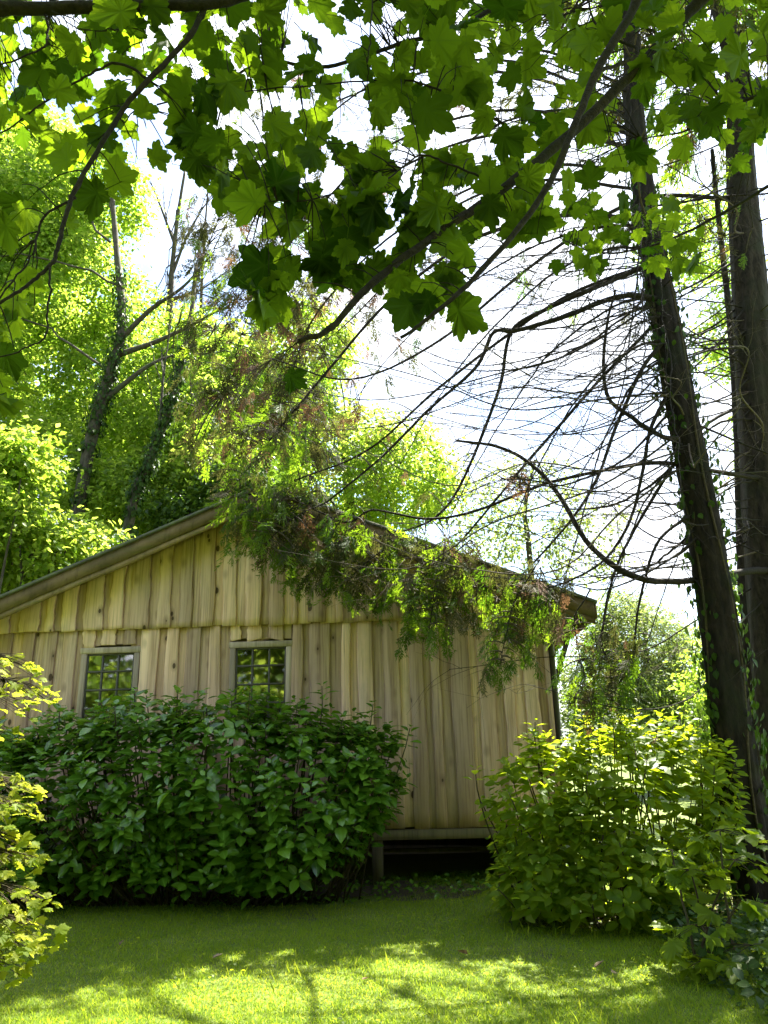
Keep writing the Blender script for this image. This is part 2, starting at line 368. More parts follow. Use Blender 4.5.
def tpl_spray(seed):
    r_ = np.random.default_rng(seed); V = []; F = []
    def kite(p, d, ln, w, zz):
        d = d / np.linalg.norm(d); s = np.array([d[1], -d[0], 0]); b = len(V)
        e = p + d * ln; e[2] += zz
        m = p + d * ln * .4; m[2] += zz * .4
        V.extend([p, m + s * w, e, m - s * w]); F.extend([(b, b + 1, b + 2), (b, b + 2, b + 3)])
    def axis(t): return np.array([0.04 * math.sin(3 * t + seed), t, -0.35 * t * t])
    n = 9
    for i in range(n):
        t = i / n; p = axis(t); q = axis(min(1, t + 1 / n)); kite(p, q - p, np.linalg.norm(q - p) * 1.25, .012, 0)
        for sgn in (-1, 1):
            if r_.random() < .2: continue
            ln = (.46 * (1 - t) ** .7 + .10) * r_.uniform(.5, 1.2) * (0.5 + 0.5 * min(1, t * 4 + .2))
            ang = math.radians(r_.uniform(20, 46)) * sgn
            d = np.array([math.sin(ang), math.cos(ang), 0]); zz = -r_.uniform(.1, .45) * ln * 2
            kite(p, d, ln, .015, zz)
            m = max(1, int(ln / .10))
            for j in range(1, m + 1):
                u_ = j / (m + 1.0); pp = p + d * ln * u_ + np.array([0, 0, zz * u_])
                for s2 in (-1, 1):
                    if r_.random() < .15: continue
                    a2 = ang + s2 * math.radians(r_.uniform(22, 42)); l2 = (.17 * (1 - u_) + .06) * r_.uniform(.6, 1.2)
                    kite(pp, np.array([math.sin(a2), math.cos(a2), 0]), l2, .017, -l2 * r_.uniform(.2, .9))
    return np.array(V), [np.array(F)], np.zeros(len(V))
T_OV = [tpl_ovate(.33, .10, .10), tpl_ovate(.36, .20, .07), tpl_ovate(.30, .02, .13)]
T_KITE = tpl_kite(); T_NARROW = tpl_kite(.14, .03); T_BLADE = tpl_blade()
T_PAL = [tpl_palmate(s) for s in range(9)]
T_SPRAY = [tpl_spray(s) for s in range(10)]
def tpl_mesh(name, tpl, mat):
    b = MB(); b.add(tpl[0], tpl[1], 0.0, tpl[2]); return b.mesh(name, mat)

# ================================================================== SETTING
def grid_axis(a, b, inner0, inner1, fine, coarse):
    return np.concatenate([np.arange(a, inner0, coarse), np.arange(inner0, inner1, fine), np.arange(inner1, b + coarse, coarse)])
gxs = grid_axis(-120, 120, -12, 14, 0.4, 4.0); gys = grid_axis(-60, 180, -10, 36, 0.4, 4.0)
GX, GY = np.meshgrid(gxs, gys); GZ = gz(GX, GY)
nx, ny = len(gxs), len(gys)
I = (np.arange(ny - 1)[:, None] * nx + np.arange(nx - 1)[None, :]).ravel()
gm = MB(); gm.add(np.stack([GX.ravel(), GY.ravel(), GZ.ravel()], 1), [np.stack([I, I + 1, I + nx + 1, I + nx], 1)])
g = gm.build('ground', M['ground'], smooth_=True); g['kind'] = 'structure'
def patch(name, cx, cy, rx, ry, mat, lift):
    b = MB(); n = 28; a = np.arange(n) * 2 * math.pi / n
    rr = 1 + 0.22 * np.sin(3 * a + cx) + 0.1 * rng.normal(size=n)
    rings = []; 
    for k in (0.33, 0.66, 1.0):
        rings.append(np.stack([cx + rx * rr * k * np.cos(a), cy + ry * rr * k * np.sin(a)], 1))
    P = np.vstack([[cx, cy]] + rings); v = np.c_[P, gz(P[:, 0], P[:, 1]) + lift]
    t = [(0, 1 + i, 1 + (i + 1) % n) for i in range(n)]
    q = [(1 + k * n + i, 1 + (k + 1) * n + i, 1 + (k + 1) * n + (i + 1) % n, 1 + k * n + (i + 1) % n) for k in (0, 1) for i in range(n)]
    b.add(v, [np.array(t), np.array(q)]); o = b.build(name, mat, smooth_=True); o['kind'] = 'structure'; return o
patch('bare_soil', -2.2, 8.65, 2.9, 0.55, M['soil'], 0.010)
patch('bare_soil', 0.35, 8.35, 0.8, 0.35, M['soil'], 0.006)
patch('bare_soil', 2.3, 7.5, 1.4, 0.6, M['soil'], 0.008)

# ================================================================== CABIN
CAX, CAY, CYAW, CZ = -1.377, 8.8, R(-2.69), 0.2
W, OV = 3.116, 0.52
ZA, ZE, ZC, ZB = 4.49, 3.008, 2.958, 0.753
SL = (ZA - ZE) / (W + OV)
DEPTH = 6.2
cabin = empty('timber_cabin', (CAX, CAY, CZ), 'timber cabin clad in waney edge boards with low gable roof', 'cabin', rz=CYAW)
CE = np.array([math.cos(CYAW), math.sin(CYAW), 0]); CN = np.array([-math.sin(CYAW), math.cos(CYAW), 0])
def hit(px, py, y=0.0):
    """pixel -> (local x, z) on the plane y = const of the cabin"""
    d = ray(px, py); o = np.array([CAX, CAY, 0]) + CN * y
    t = ((o - EYE) @ CN) / (d @ CN); P = EYE + d * t
    return (P - np.array([CAX, CAY, 0])) @ CE, P[2]
OFFZ = np.array([0, 0, CZ])
def cpart(b, name, mat, parent=cabin, sm=False): return b.build(name, mat, parent, OFFZ, sm)
def roof_z(x): return ZA - SL * abs(x)

def board(x0, x1, zb, ztf, y0, y1, name, parent, wane=0.010, bot=0.0):
    """one sawn board, wavy natural edges; ztf(x) gives the top"""
    n = 15; t = np.linspace(0, 1, n)
    ph = rng.uniform(0, 9, 6)
    def wob(k): return wane * (0.6 * np.sin(t * rng.uniform(3, 7) + ph[k]) + 0.35 * np.sin(t * rng.uniform(9, 16) + ph[k + 1]) + 0.18 * rng.normal(size=n))
    xl = x0 + wob(0); xr = x1 + wob(2)
    bow = 0.003 * np.sin(t * 4 + ph[4])
    zl = zb + t * (ztf(x0) - zb); zr = zb + t * (ztf(x1) - zb)
    zl[0] += bot * rng.normal(); zr[0] += bot * rng.normal()
    ch = 0.006
    V = []
    for x_, z_, s in ((xl, zl, 1), (xr, zr, -1)):
        V.append(np.stack([x_, 0 * t + y1 + bow, z_], 1))              # back edge
        V.append(np.stack([x_, 0 * t + y0 + ch + bow, z_], 1))         # front arris, bevelled
        V.append(np.stack([x_ + s * ch * 1.4, 0 * t + y0 + bow, z_], 1))
    order = [0, 1, 2, 5, 4, 3]
    P = np.concatenate([V[k] for k in order]); m = 6
    q = []
    for a in range(m):
        c = (a + 1) % m
        for i in range(n - 1): q.append((a * n + i, c * n + i, c * n + i + 1, a * n + i + 1))
    caps = np.array([[a * n for a in range(m)][::-1], [a * n + n - 1 for a in range(m)]])
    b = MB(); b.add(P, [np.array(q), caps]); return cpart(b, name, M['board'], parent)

# window openings on the wall, from the photograph
w1l, w1t = hit(83, 649); w1r, _ = hit(141, 648)
w2l, w2t = hit(231, 643); w2r, _ = hit(292, 641)
WH = 0.92
WINS = [(w1l, w1r, w1t - WH, w1t), (w2l, w2r, w2t - WH, w2t)]

uw = bpy.data.objects.new('upper_wall', None); COL.objects.link(uw); uw.parent = cabin
lw = bpy.data.objects.new('lower_wall', None); COL.objects.link(lw); lw.parent = cabin
def lay(xa, xb, zb, ztf, parent, ytop, bot=0.006, pitch=0.262, zb2=None):
    k = max(1, round((xb - xa) / pitch)); e = np.linspace(xa, xb, k + 1)
    e[1:-1] += rng.uniform(-0.05, 0.05, k - 1) if k > 1 else 0
    for i in range(k):
        s0, s1 = e[i], e[i + 1]
        under = rng.uniform(0.07, 0.13)
        # proud board, then the under board showing in the gap on its right
        board(s0 + 0.004, s1 - under + 0.004, zb + rng.uniform(-.008, .008), ztf, ytop - 0.034, ytop - 0.002, 'board', parent, 0.013, bot)
        board(max(xa, s1 - under - 0.05), min(xb, s1 + 0.045), zb + rng.uniform(-.006, .006) + 0.003, ztf, ytop, ytop + 0.018, 'board', parent, 0.004, bot)
top_u = lambda x: roof_z(x) - 0.09
lay(-W, W, ZC - 0.01, top_u, uw, -0.052)
flat = lambda z: (lambda x: z)
edges = [-W, WINS[0][0], WINS[0][1], WINS[1][0], WINS[1][1], W]
for i in range(5):
    a, b_ = edges[i], edges[i + 1]
    if i in (1, 3):
        wz0, wz1 = WINS[0 if i == 1 else 1][2:]
        lay(a, b_, wz1 + 0.022, flat(ZC + 0.06), lw, -0.002, bot=0.018)
        lay(a, b_, ZB, flat(wz0 - 0.045), lw, -0.002)
    else:
        lay(a, b_, ZB, flat(ZC + 0.06), lw, -0.002)
# windows
for k, (xa, xb, za, zb) in enumerate(WINS):
    wdw = bpy.data.objects.new('window', None); COL.objects.link(wdw); wdw.parent = cabin
    wdw['label'] = ['grey framed small-paned window nearer the left eave', 'grey framed small-paned window nearer the middle of the wall'][k]
    fw = 0.062
    def fr_(lo, hi, name, mat=M['frame']):
        b = MB(); b.box(lo, hi); o = cpart(b, name, mat, wdw)
        bv = o.modifiers.new('bevel', 'BEVEL'); bv.width = 0.005; bv.segments = 1; return o
    fr_((xa - .012, -.040, zb - fw), (xb + .012, .05, zb + .006), 'frame')
    fr_((xa, -.034, za + .04), (xa + fw, .05, zb - fw), 'frame')
    fr_((xb - fw, -.034, za + .04), (xb, .05, zb - fw), 'frame')
    fr_((xa - .03, -.075, za - .03), (xb + .03, .05, za + .04), 'sill')
    gx0, gx1, gz0, gz1 = xa + fw, xb - fw, za + .04, zb - fw
    # inner sash edge
    fr_((gx0, -.012, gz1 - .022), (gx1, .02, gz1 + .002), 'sash', M['lead']); fr_((gx0 - .002, -.012, gz0), (gx0 + .02, .02, gz1 - .022), 'sash', M['lead'])
    fr_((gx1 - .02, -.012, gz0), (gx1 + .002, .02, gz1 - .022), 'sash', M['lead'])
    nc, nr = 3, 4
    for c_ in range(1, nc):
        xm = gx0 + (gx1 - gx0) * c_ / nc; fr_((xm - .011, -.016, gz0), (xm + .011, .012, gz1 - .022), 'muntin', M['lead'])
    for r_ in range(1, nr):
        zm = gz0 + (gz1 - gz0) * r_ / nr; fr_((gx0 + .02, -.020, zm - .011), (gx1 - .02, .010, zm + .011), 'muntin', M['lead'])
    for c_ in range(nc):
        for r_ in range(nr):
            x0 = gx0 + (gx1 - gx0) * c_ / nc; x1 = gx0 + (gx1 - gx0) * (c_ + 1) / nc
            z0 = gz0 + (gz1 - gz0) * r_ / nr; z1 = gz0 + (gz1 - gz0) * (r_ + 1) / nr
            b = MB(); t1, t2 = rng.normal(size=2) * 0.0006
            b.add([(x0, t1, z0), (x1, t2, z0), (x1, -t1, z1), (x0, -t2, z1)], [np.array([(0, 1, 2, 3)])]); cpart(b, 'pane', M['glass'], wdw)
# inner lining of the front wall with the two openings
b = MB()
xs = [-W + .02, WINS[0][0] + .03, WINS[0][1] - .03, WINS[1][0] + .03, WINS[1][1] - .03, W - .02]
for i in range(5):
    if i in (1, 3):
        z0, z1 = WINS[i // 2][2:]
        b.box((xs[i], .055, ZB), (xs[i + 1], .085, z0 + .01)); b.box((xs[i], .055, z1 - .02), (xs[i + 1], .085, 3.0))
    else: b.box((xs[i], .055, ZB), (xs[i + 1], .085, 3.0))
v = [(-W + .02, .055, 3.0), (W - .02, .055, 3.0), (W - .02, .055, roof_z(W) - .06), (0, .055, ZA - .08), (-W + .02, .055, roof_z(W) - .06)]
b.add(v, [np.array([(0, 1, 2, 3, 4)])]); cpart(b, 'lining', M['inner'])
# side walls and the rear wall
for s in (-1, 1):
    b = MB(); xa, xb = sorted((s * W, s * (W - .05)))
    b.box((xa, .03, ZB), (xb, DEPTH, roof_z(W) - .07))
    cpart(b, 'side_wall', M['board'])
b = MB(); yb = DEPTH
b.box((-W + .05, yb - .06, ZB), (W - .05, yb, 3.02))
v = [(-W + .05, yb - .03, 3.02), (W - .05, yb - .03, 3.02), (W - .05, yb - .03, roof_z(W) - .06), (0, yb - .03, ZA - .08), (-W + .05, yb - .03, roof_z(W) - .06)]
b.add(v, [np.array([(0, 1, 2, 3, 4)])]); cpart(b, 'rear_wall', M['inner'])
b = MB(); b.box((-W + .05, .09, ZB), (W - .05, DEPTH - .06, ZB + .05)); cpart(b, 'floor', M['inner'])
# roof
for s in (-1, 1):
    b = MB(); xe = s * (W + OV + .03)
    v = []
    for y in (-.43, DEPTH + .3):
        for x, dz in ((0, .035), (xe, .035), (xe, .0), (0, .0)): v.append((x, y, ZA - SL * abs(x) + dz))
    q = [(0, 1, 2, 3), (7, 6, 5, 4), (0, 4, 5, 1), (1, 5, 6, 2), (2, 6, 7, 3)]
    b.add(v, [np.array(q)]); rf = cpart(b, 'roof', M['felt'])
    # soffit planks below the overhang, each its own plank
    for j in range(3):
        b = MB(); ya, yb2 = -.37 + j * .113, -.37 + j * .113 + .105
        v = []
        for y in (ya, yb2):
            for x, dz in ((s * .01, -.03), (xe * .985, -.03), (xe * .985, -.055), (s * .01, -.055)): v.append((x, y, ZA - SL * abs(x) + dz))
        b.add(v, [np.array(q + [(3, 7, 4, 0)])]); o = cpart(b, 'soffit_plank', M['fascia'], rf)
    # barge boards: deep upper board and a thinner strip set back below
    for (ya, yb2, d0, d1, nm) in ((-.405, -.375, .005, -.165, 'barge_board'), (-.392, -.372, -.165, -.235, 'barge_strip')):
        b = MB(); n = 12; t = np.linspace(0, 1, n); X = s * (0.002 + t * (W + OV - .002))
        wob = 0.004 * np.sin(t * 14 + s) + .002 * rng.normal(size=n)
        zt = ZA - SL * np.abs(X) + d0; zb_ = ZA - SL * np.abs(X) + d1 + wob
        P = np.concatenate([np.stack([X, 0 * X + ya, zb_], 1), np.stack([X, 0 * X + ya, zt], 1), np.stack([X, 0 * X + yb2, zt], 1), np.stack([X, 0 * X + yb2, zb_], 1)])
        q2 = [(a * n + i, ((a + 1) % 4) * n + i, ((a + 1) % 4) * n + i + 1, a * n + i + 1) for a in range(4) for i in range(n - 1)]
        b.add(P, [np.array(q2), np.array([[0, n, 2 * n, 3 * n], [n - 1, 4 * n - 1, 3 * n - 1, 2 * n - 1]])]); cpart(b, nm, M['fascia'])
    # eave fascia along the side
    b = MB(); xa, xb = sorted((xe, xe - s * .025)); z1 = ZA - SL * abs(xe); b.box((xa, -.37, z1 - .15), (xb, DEPTH + .28, z1 - .003)); cpart(b, 'eave_fascia', M['fascia'])
# floor beam, stilts and the crawl space
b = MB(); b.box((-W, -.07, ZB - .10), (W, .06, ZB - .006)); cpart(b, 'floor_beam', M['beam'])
b = MB(); b.box((-W, -.055, ZB - .022), (W, -.03 , ZB + .006)); 
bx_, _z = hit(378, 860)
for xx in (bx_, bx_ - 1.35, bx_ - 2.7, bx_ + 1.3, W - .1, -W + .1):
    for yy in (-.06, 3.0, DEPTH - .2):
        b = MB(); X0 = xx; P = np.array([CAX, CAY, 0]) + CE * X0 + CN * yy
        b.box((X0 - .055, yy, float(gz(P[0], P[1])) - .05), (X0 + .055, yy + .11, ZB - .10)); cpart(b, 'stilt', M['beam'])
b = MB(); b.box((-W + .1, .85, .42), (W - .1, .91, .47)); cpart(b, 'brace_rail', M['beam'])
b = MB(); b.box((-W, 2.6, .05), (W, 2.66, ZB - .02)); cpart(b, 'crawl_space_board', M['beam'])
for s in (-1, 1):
    b = MB(); xa, xb = sorted((s * W, s * (W - .03))); b.box((xa, .06, .05), (xb, 2.6, ZB - .004)); cpart(b, 'crawl_shade_skirt', M['beam'])  # unseen side skirting, added to keep the crawl space dark
# corner trim, drainpipe and a slanting bracket under the right eave
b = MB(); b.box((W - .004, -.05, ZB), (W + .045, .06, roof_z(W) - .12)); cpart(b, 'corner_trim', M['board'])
b = MB(); xq = W + .10; b.tube([(xq + .25, .12, roof_z(W + .3) - .2), (xq + .2, .12, roof_z(W) - .35), (xq, .1, roof_z(W) - .5), (xq, .1, 1.5), (xq, .1, .35)], .036, 10); cpart(b, 'drainpipe', M['pipe'], sm=True)
b = MB(); 
v = []
for (x, z) in ((W + .05, 1.85), (W + .05, 2.0), (W + .44, roof_z(W + .44) - .07), (W + .44, roof_z(W + .44) - .20)):
    v.append((x, .5, z))
v += [(x, .58, z) for x, _, z in v]
b.add(v, [np.array([(0, 1, 2, 3), (7, 6, 5, 4), (0, 4, 5, 1), (1, 5, 6, 2), (2, 6, 7, 3), (3, 7, 4, 0)])]); cpart(b, 'eave_bracket', M['beam'])

# ================================================================== TREES BEHIND
def crown_leaves(mb, lobes, n_clump, per, leaf, clump_r, tpl=T_KITE, up=0.7, flat=0.6, shell=0.45):
    """lobes: rows (x,y,z,rx,ry,rz). clumps near the lobe surfaces, leaves in each clump"""
    lobes = np.asarray(lobes, float); vol = (lobes[:, 3] * lobes[:, 4] * lobes[:, 5]) ** (2 / 3.)
    pick = rng.choice(len(lobes), n_clump, p=vol / vol.sum()); L_ = lobes[pick]
    d = rand_unit(n_clump); rad = rng.uniform(shell, 1.0, n_clump) ** 0.6
    c = L_[:, :3] + d * L_[:, 3:] * rad[:, None]
    keep = c[:, 2] > gz(c[:, 0], c[:, 1]) + 0.2; c = c[keep]; d = d[keep]; nc = len(c)
    cv = rng.uniform(0, 1, nc); k = np.repeat(np.arange(nc), per); N_ = len(k)
    cr = clump_r * rng.uniform(.6, 1.4, nc)
    off = rng.normal(size=(N_, 3)) * [1, 1, flat] * cr[k][:, None] * 0.55
    pos = c[k] + off
    nrm = d[k] * .35 + np.array([0, 0, up]) + rand_unit(N_) * .75
    tip = rand_unit(N_) + np.array([0, 0, -.4]) + d[k] * .4
    Rm = frames(nrm, tip); sc = leaf * rng.uniform(.6, 1.25, N_)
    mb.inst(tpl, Rm, sc, pos, np.clip(cv[k] * .65 + rng.uniform(0, .35, N_), 0, .999))
    return c
def limb(mb, a, b, r0, r1, sag=0.0, n=9, wig=0.06, k=6):
    t = np.linspace(0, 1, n)[:, None]; a = np.asarray(a, float); b = np.asarray(b, float)
    ln = np.linalg.norm(b - a); w = np.cumsum(rng.normal(size=(n, 3)), 0) * wig * ln / n
    w = w - t * w[-1]
    P = a + (b - a) * t + w + np.array([0, 0, 1]) * sag * ln * (4 * t * (1 - t))
    mb.tube(P, np.linspace(r0, r1, n), k); return P
def add_twigs(mb, P, n, ln, r, spread=0.8, up=0.3, k=4, fork=True):
    t = unit(np.gradient(P, axis=0)); out = []
    for _ in range(n):
        i = rng.integers(len(P) // 4, len(P)); d = unit(t[i] + rand_unit(1)[0] * spread + np.array([0, 0, up]))
        l = ln * rng.uniform(.5, 1.2); Q = limb(mb, P[i], P[i] + d * l, r, r * .35, rng.uniform(-.1, .1), 6, .12, k); out.append(Q)
        if fork:
            for _2 in range(2):
                j = rng.integers(2, 5); d2 = unit(d + rand_unit(1)[0] * spread); limb(mb, Q[j], Q[j] + d2 * l * .5, r * .5, r * .2, 0, 4, .1, 3)
    return out
def bg_tree(name, label, base, trunk_pts, tr, lobes, n_clump, per, leaf, cr, mat, bark, tpl=T_KITE, group='trees behind the cabin', limbs=6, ivy=False, twigs=0, bare=()):
    base = np.array([base[0], base[1], float(gz(base[0], base[1]))])
    root = empty(name, base, label, 'tree', group)
    P = spline(np.vstack([base - [0, 0, .3], trunk_pts]), 8)
    b = MB(); b.tube(P, np.linspace(tr, tr * .3, len(P)), 12, bump=.05); trunk = b.build('trunk', M[bark], root, base, True)
    for a_ in bare:
        b = MB(); Q = spline(a_, 8); b.tube(Q, np.linspace(tr * .45, tr * .08, len(Q)), 7); add_twigs(b, Q, 7, 1.4, .016, .7, .4); b.build('branch', M[bark], root, base, True)
    lob = np.asarray(lobes, float)
    for i in range(limbs):
        j = rng.integers(len(P) // 3, len(P)); l_ = lob[rng.integers(len(lob))]
        tgt = l_[:3] + rand_unit(1)[0] * l_[3:] * .6
        b = MB(); Q = limb(b, P[j], tgt, tr * .2, tr * .05, .10, 12, .22)
        if twigs: add_twigs(b, Q, twigs, 1.3, .018, .9, .3)
        b.build('branch', M[bark], root, base, True)
    b = MB(); crown_leaves(b, lob, n_clump, per, leaf, cr, tpl); b.build('crown', M[mat], root, base, kind='stuff')
    if ivy:
        b = MB(); n = 2600; i = rng.integers(0, int(len(P) * .75), n); d = rand_unit(n) * [1, 1, .2]; d = unit(d)
        pos = P[i] + d * (tr * (1.15 - .8 * i / len(P)))[:, None] + rng.normal(size=(n, 3)) * .07
        b.inst(T_KITE, frames(d + rand_unit(n) * .5 + [0, 0, .3], np.array([0, 0, -1.]) + rand_unit(n) * .6), .12 * rng.uniform(.6, 1.2, n), pos, rng.uniform(0, .99, n))
        b.build('ivy_cover', M['ivy'], root, base, kind='stuff')
    return root
def lobes_px(rows):
    """px,py,Y, radius px x, radius px y, depth radius"""
    out = []
    for px, py, Y, rx, ry, rd in rows:
        c = at(px, py, Y); k = Y / FPX * 1.05
        out.append((c[0], c[1], c[2], rx * k, rd, ry * k))
    return out
def T(*rows): return np.array([at(*r) for r in rows])

# tall ivy clad tree at the left, its yellow-green crown filling the upper left
bt = at(62, 520, 17)
bg_tree('woodland_tree', 'tall leaning tree with ivy covered trunk above the left roof slope', (bt[0], 17), T((85, 470, 17), (108, 380, 17), (122, 325, 17), (116, 245, 17.3), (110, 170, 17.5)), .175,
        lobes_px([(10, 220, 18.5, 90, 70, 2.2), (80, 190, 19, 75, 60, 2), (60, 290, 19, 90, 70, 2), (-40, 330, 18, 70, 120, 2), (115, 390, 20, 70, 80, 2), (20, 150, 19, 70, 45, 2)]),
        2300, 26, .15, .42, 'wood_leaf', 'bark_grey', ivy=True, twigs=3,
        bare=[T((120, 340, 17), (150, 310, 16.8), (185, 285, 16.6), (215, 250, 16.5)), T((118, 355, 17), (160, 340, 17), (205, 318, 17), (232, 300, 17)), T((104, 400, 17), (150, 365, 17), (190, 350, 17.2))])
bt = at(112, 560, 16)
bg_tree('woodland_tree', 'slender forked tree rising behind the left roof slope', (bt[0], 16), T((128, 530, 16), (150, 460, 16), (172, 400, 16), (190, 320, 16.2), (196, 265, 16.4)), .125,
        lobes_px([(185, 430, 19, 60, 70, 1.8), (205, 360, 20, 50, 50, 1.6), (215, 480, 18.5, 55, 55, 1.6), (160, 500, 18.5, 50, 50, 1.6)]),
        1000, 26, .15, .4, 'wood_leaf', 'bark_grey', ivy=True, twigs=3, bare=[T((150, 460, 16), (160, 420, 16), (163, 380, 16.1), (170, 330, 16.2))])
bt = at(160, 420, 22)
bg_tree('bare_tree', 'nearly bare grey tree with thin upright twigs against the sky', (bt[0], 22), T((168, 330, 22), (172, 270, 22), (178, 215, 22), (185, 170, 22)), .13,
        lobes_px([(150, 330, 22.5, 40, 40, 1.5)]), 120, 22, .14, .35, 'wood_leaf', 'bark_grey', limbs=3, twigs=4,
        bare=[T((172, 275, 22), (190, 230, 22), (215, 190, 22)), T((175, 245, 22), (160, 205, 22), (150, 180, 22)), T((170, 300, 22), (200, 290, 22), (235, 265, 22)), T((200, 330, 22), (203, 260, 22), (208, 190, 22), (212, 160, 22))])
for (px, Y, lab, lob) in ((20, 26, 'tall pale woodland tree farthest left behind the ivy covered trunk', [(0, 280, 26, 110, 110, 2), (70, 380, 26, 80, 90, 2), (-30, 430, 25, 90, 90, 2), (20, 180, 27, 80, 60, 2)]),
        (190, 27, 'tall pale woodland tree behind the slender forked tree', [(180, 440, 27, 80, 80, 2), (225, 390, 27, 60, 60, 2), (130, 460, 26, 70, 80, 2), (250, 470, 26, 60, 60, 2)])):
    p = at(px, 480, Y)
    bg_tree('woodland_tree', lab, (p[0], Y), T((px, 470, Y), (px + 4, 380, Y), (px + 2, 300, Y)), .2, lobes_px(lob), 1500, 24, .21, .55, 'wood_leaf', 'bark_grey', twigs=1)
# undergrowth on the bank
bt = at(20, 590, 14)
for nm, lab, px, Y, lob, mat, n in (
        ('bank_shrub', 'pale leafy shrub on the bank just above the left roof edge', 30, 14.5, [(20, 560, 14.5, 75, 42, 1.4), (75, 555, 15, 55, 35, 1.3), (-40, 540, 14.5, 60, 60, 1.4)], 'wood_leaf', 620),
        ('bank_shrub', 'fresh green shrub on the bank below the ivy covered trunk', 60, 18.5, [(40, 470, 18.5, 75, 55, 1.3), (110, 500, 18, 55, 45, 1.2), (-30, 450, 18.5, 60, 60, 1.2)], 'wood_leaf', 700),
        ('bank_shrub', 'dark glossy shrub behind the roof between the two leaning trunks and the ridge', 200, 17.5, [(195, 520, 17.5, 45, 30, 1.1), (240, 490, 17.5, 40, 35, 1.1)], 'wood_leaf_dark', 320),
        ('bank_shrub', 'bright yellow-green leafy sapling at the left edge above the roof', 5, 13.5, [(0, 500, 13.5, 40, 50, 1.0), (25, 460, 13.5, 30, 25, .8)], 'wood_leaf', 260)):
    lb = lobes_px(lob); p = at(px, 600, Y); base = np.array([lb[0][0], Y, float(gz(lb[0][0], Y))])
    root = empty(nm, base, lab, 'shrub', 'shrubs on the bank behind the cabin')
    b = MB()
    for l_ in lb:
        for _ in range(3): limb(b, base + [rng.normal() * .2, rng.normal() * .2, -.1], np.array(l_[:3]) + rng.normal(size=3) * .4, .05, .012, .05, 9, .1)
    b.build('stems', M['bark_grey'], root, base, True)
    b = MB(); crown_leaves(b, lb, n, 24, .14, .36); b.build('crown', M[mat], root, base, kind='stuff')
# dense tree seen between the hanging conifer branches
p = at(350, 520, 21)
bg_tree('woodland_tree', 'yellow-green bushy tree behind the roof ridge', (p[0], 21), T((350, 520, 21), (345, 450, 21), (350, 400, 21)), .2,
        lobes_px([(330, 470, 21, 85, 70, 2.2), (270, 420, 22, 60, 55, 2), (400, 480, 21, 60, 55, 2), (300, 350, 23, 60, 50, 2)]), 1500, 26, .15, .42, 'wood_leaf', 'bark_grey', twigs=2)
p = at(530, 580, 23)
bg_tree('woodland_tree', 'airy thin-leaved tree with fine pale branches behind the right roof slope', (p[0], 23), T((530, 560, 23), (525, 510, 23), (535, 460, 23)), .12,
        lobes_px([(530, 510, 23, 60, 60, 2), (480, 520, 23, 45, 50, 1.6), (585, 545, 23, 45, 40, 1.6)]), 300, 18, .13, .45, 'willow', 'bark_grey', limbs=9, twigs=4)
p = at(650, 700, 24)
bg_tree('willow_tree', 'pale rounded willow beyond the right bush and cabin corner', (p[0], 24), T((650, 700, 24), (648, 670, 24), (645, 640, 24)), .2,
        lobes_px([(640, 660, 24, 50, 55, 2), (600, 690, 24, 40, 60, 1.8), (690, 680, 24.5, 50, 55, 2), (650, 720, 23, 90, 40, 2), (620, 620, 24.5, 30, 32, 1.2)]), 2100, 34, .13, .40, 'willow', 'bark_grey', tpl=tpl_kite(.17, .03), twigs=2)
p = at(800, 700, 20)
bg_tree('woodland_tree', 'leafy tree showing behind the two conifer trunks at the right edge', (p[0], 20), T((795, 620, 20), (790, 480, 20), (780, 330, 20.3), (775, 240, 20.5)), .2,
        lobes_px([(770, 620, 20, 45, 60, 1.6), (735, 690, 20, 45, 60, 1.5), (745, 330, 21, 50, 60, 1.6), (790, 450, 20.5, 50, 70, 1.6), (700, 240, 22, 60, 50, 1.6), (760, 780, 19, 40, 60, 1.4)]), 1050, 24, .14, .42, 'wood_leaf', 'bark_grey', twigs=3)
# trees behind the photographer (they show only as reflections and as green bounce light)
for k, (x, y, s) in enumerate(((-13.5, -7, 1.5), (-6, -9.5, 1.5), (1.0, -11, 1.7), (8.5, -9, 1.5))):
    z0 = float(gz(x, y))
    bg_tree('garden_tree', ['broad tree far to the left behind the viewer', 'broad tree behind the viewer on the left', 'broad tree straight behind the viewer', 'broad tree behind the viewer on the right'][k], (x, y),
            np.array([(x, y, z0 + 2), (x + .2, y, z0 + 4), (x, y + .1, z0 + 6.5 * s)]), .24,
            [(x, y, z0 + 3.2, 3.0 * s, 2.0, 2.4), (x + 1, y, z0 + 5 * s, 2.4 * s, 2, 2.8), (x - 1.2, y, z0 + 6.4 * s, 2.2 * s, 2, 2.4)], 950, 20, .40, .75, 'wood_leaf', 'bark_grey', group='trees behind the viewer', limbs=4)

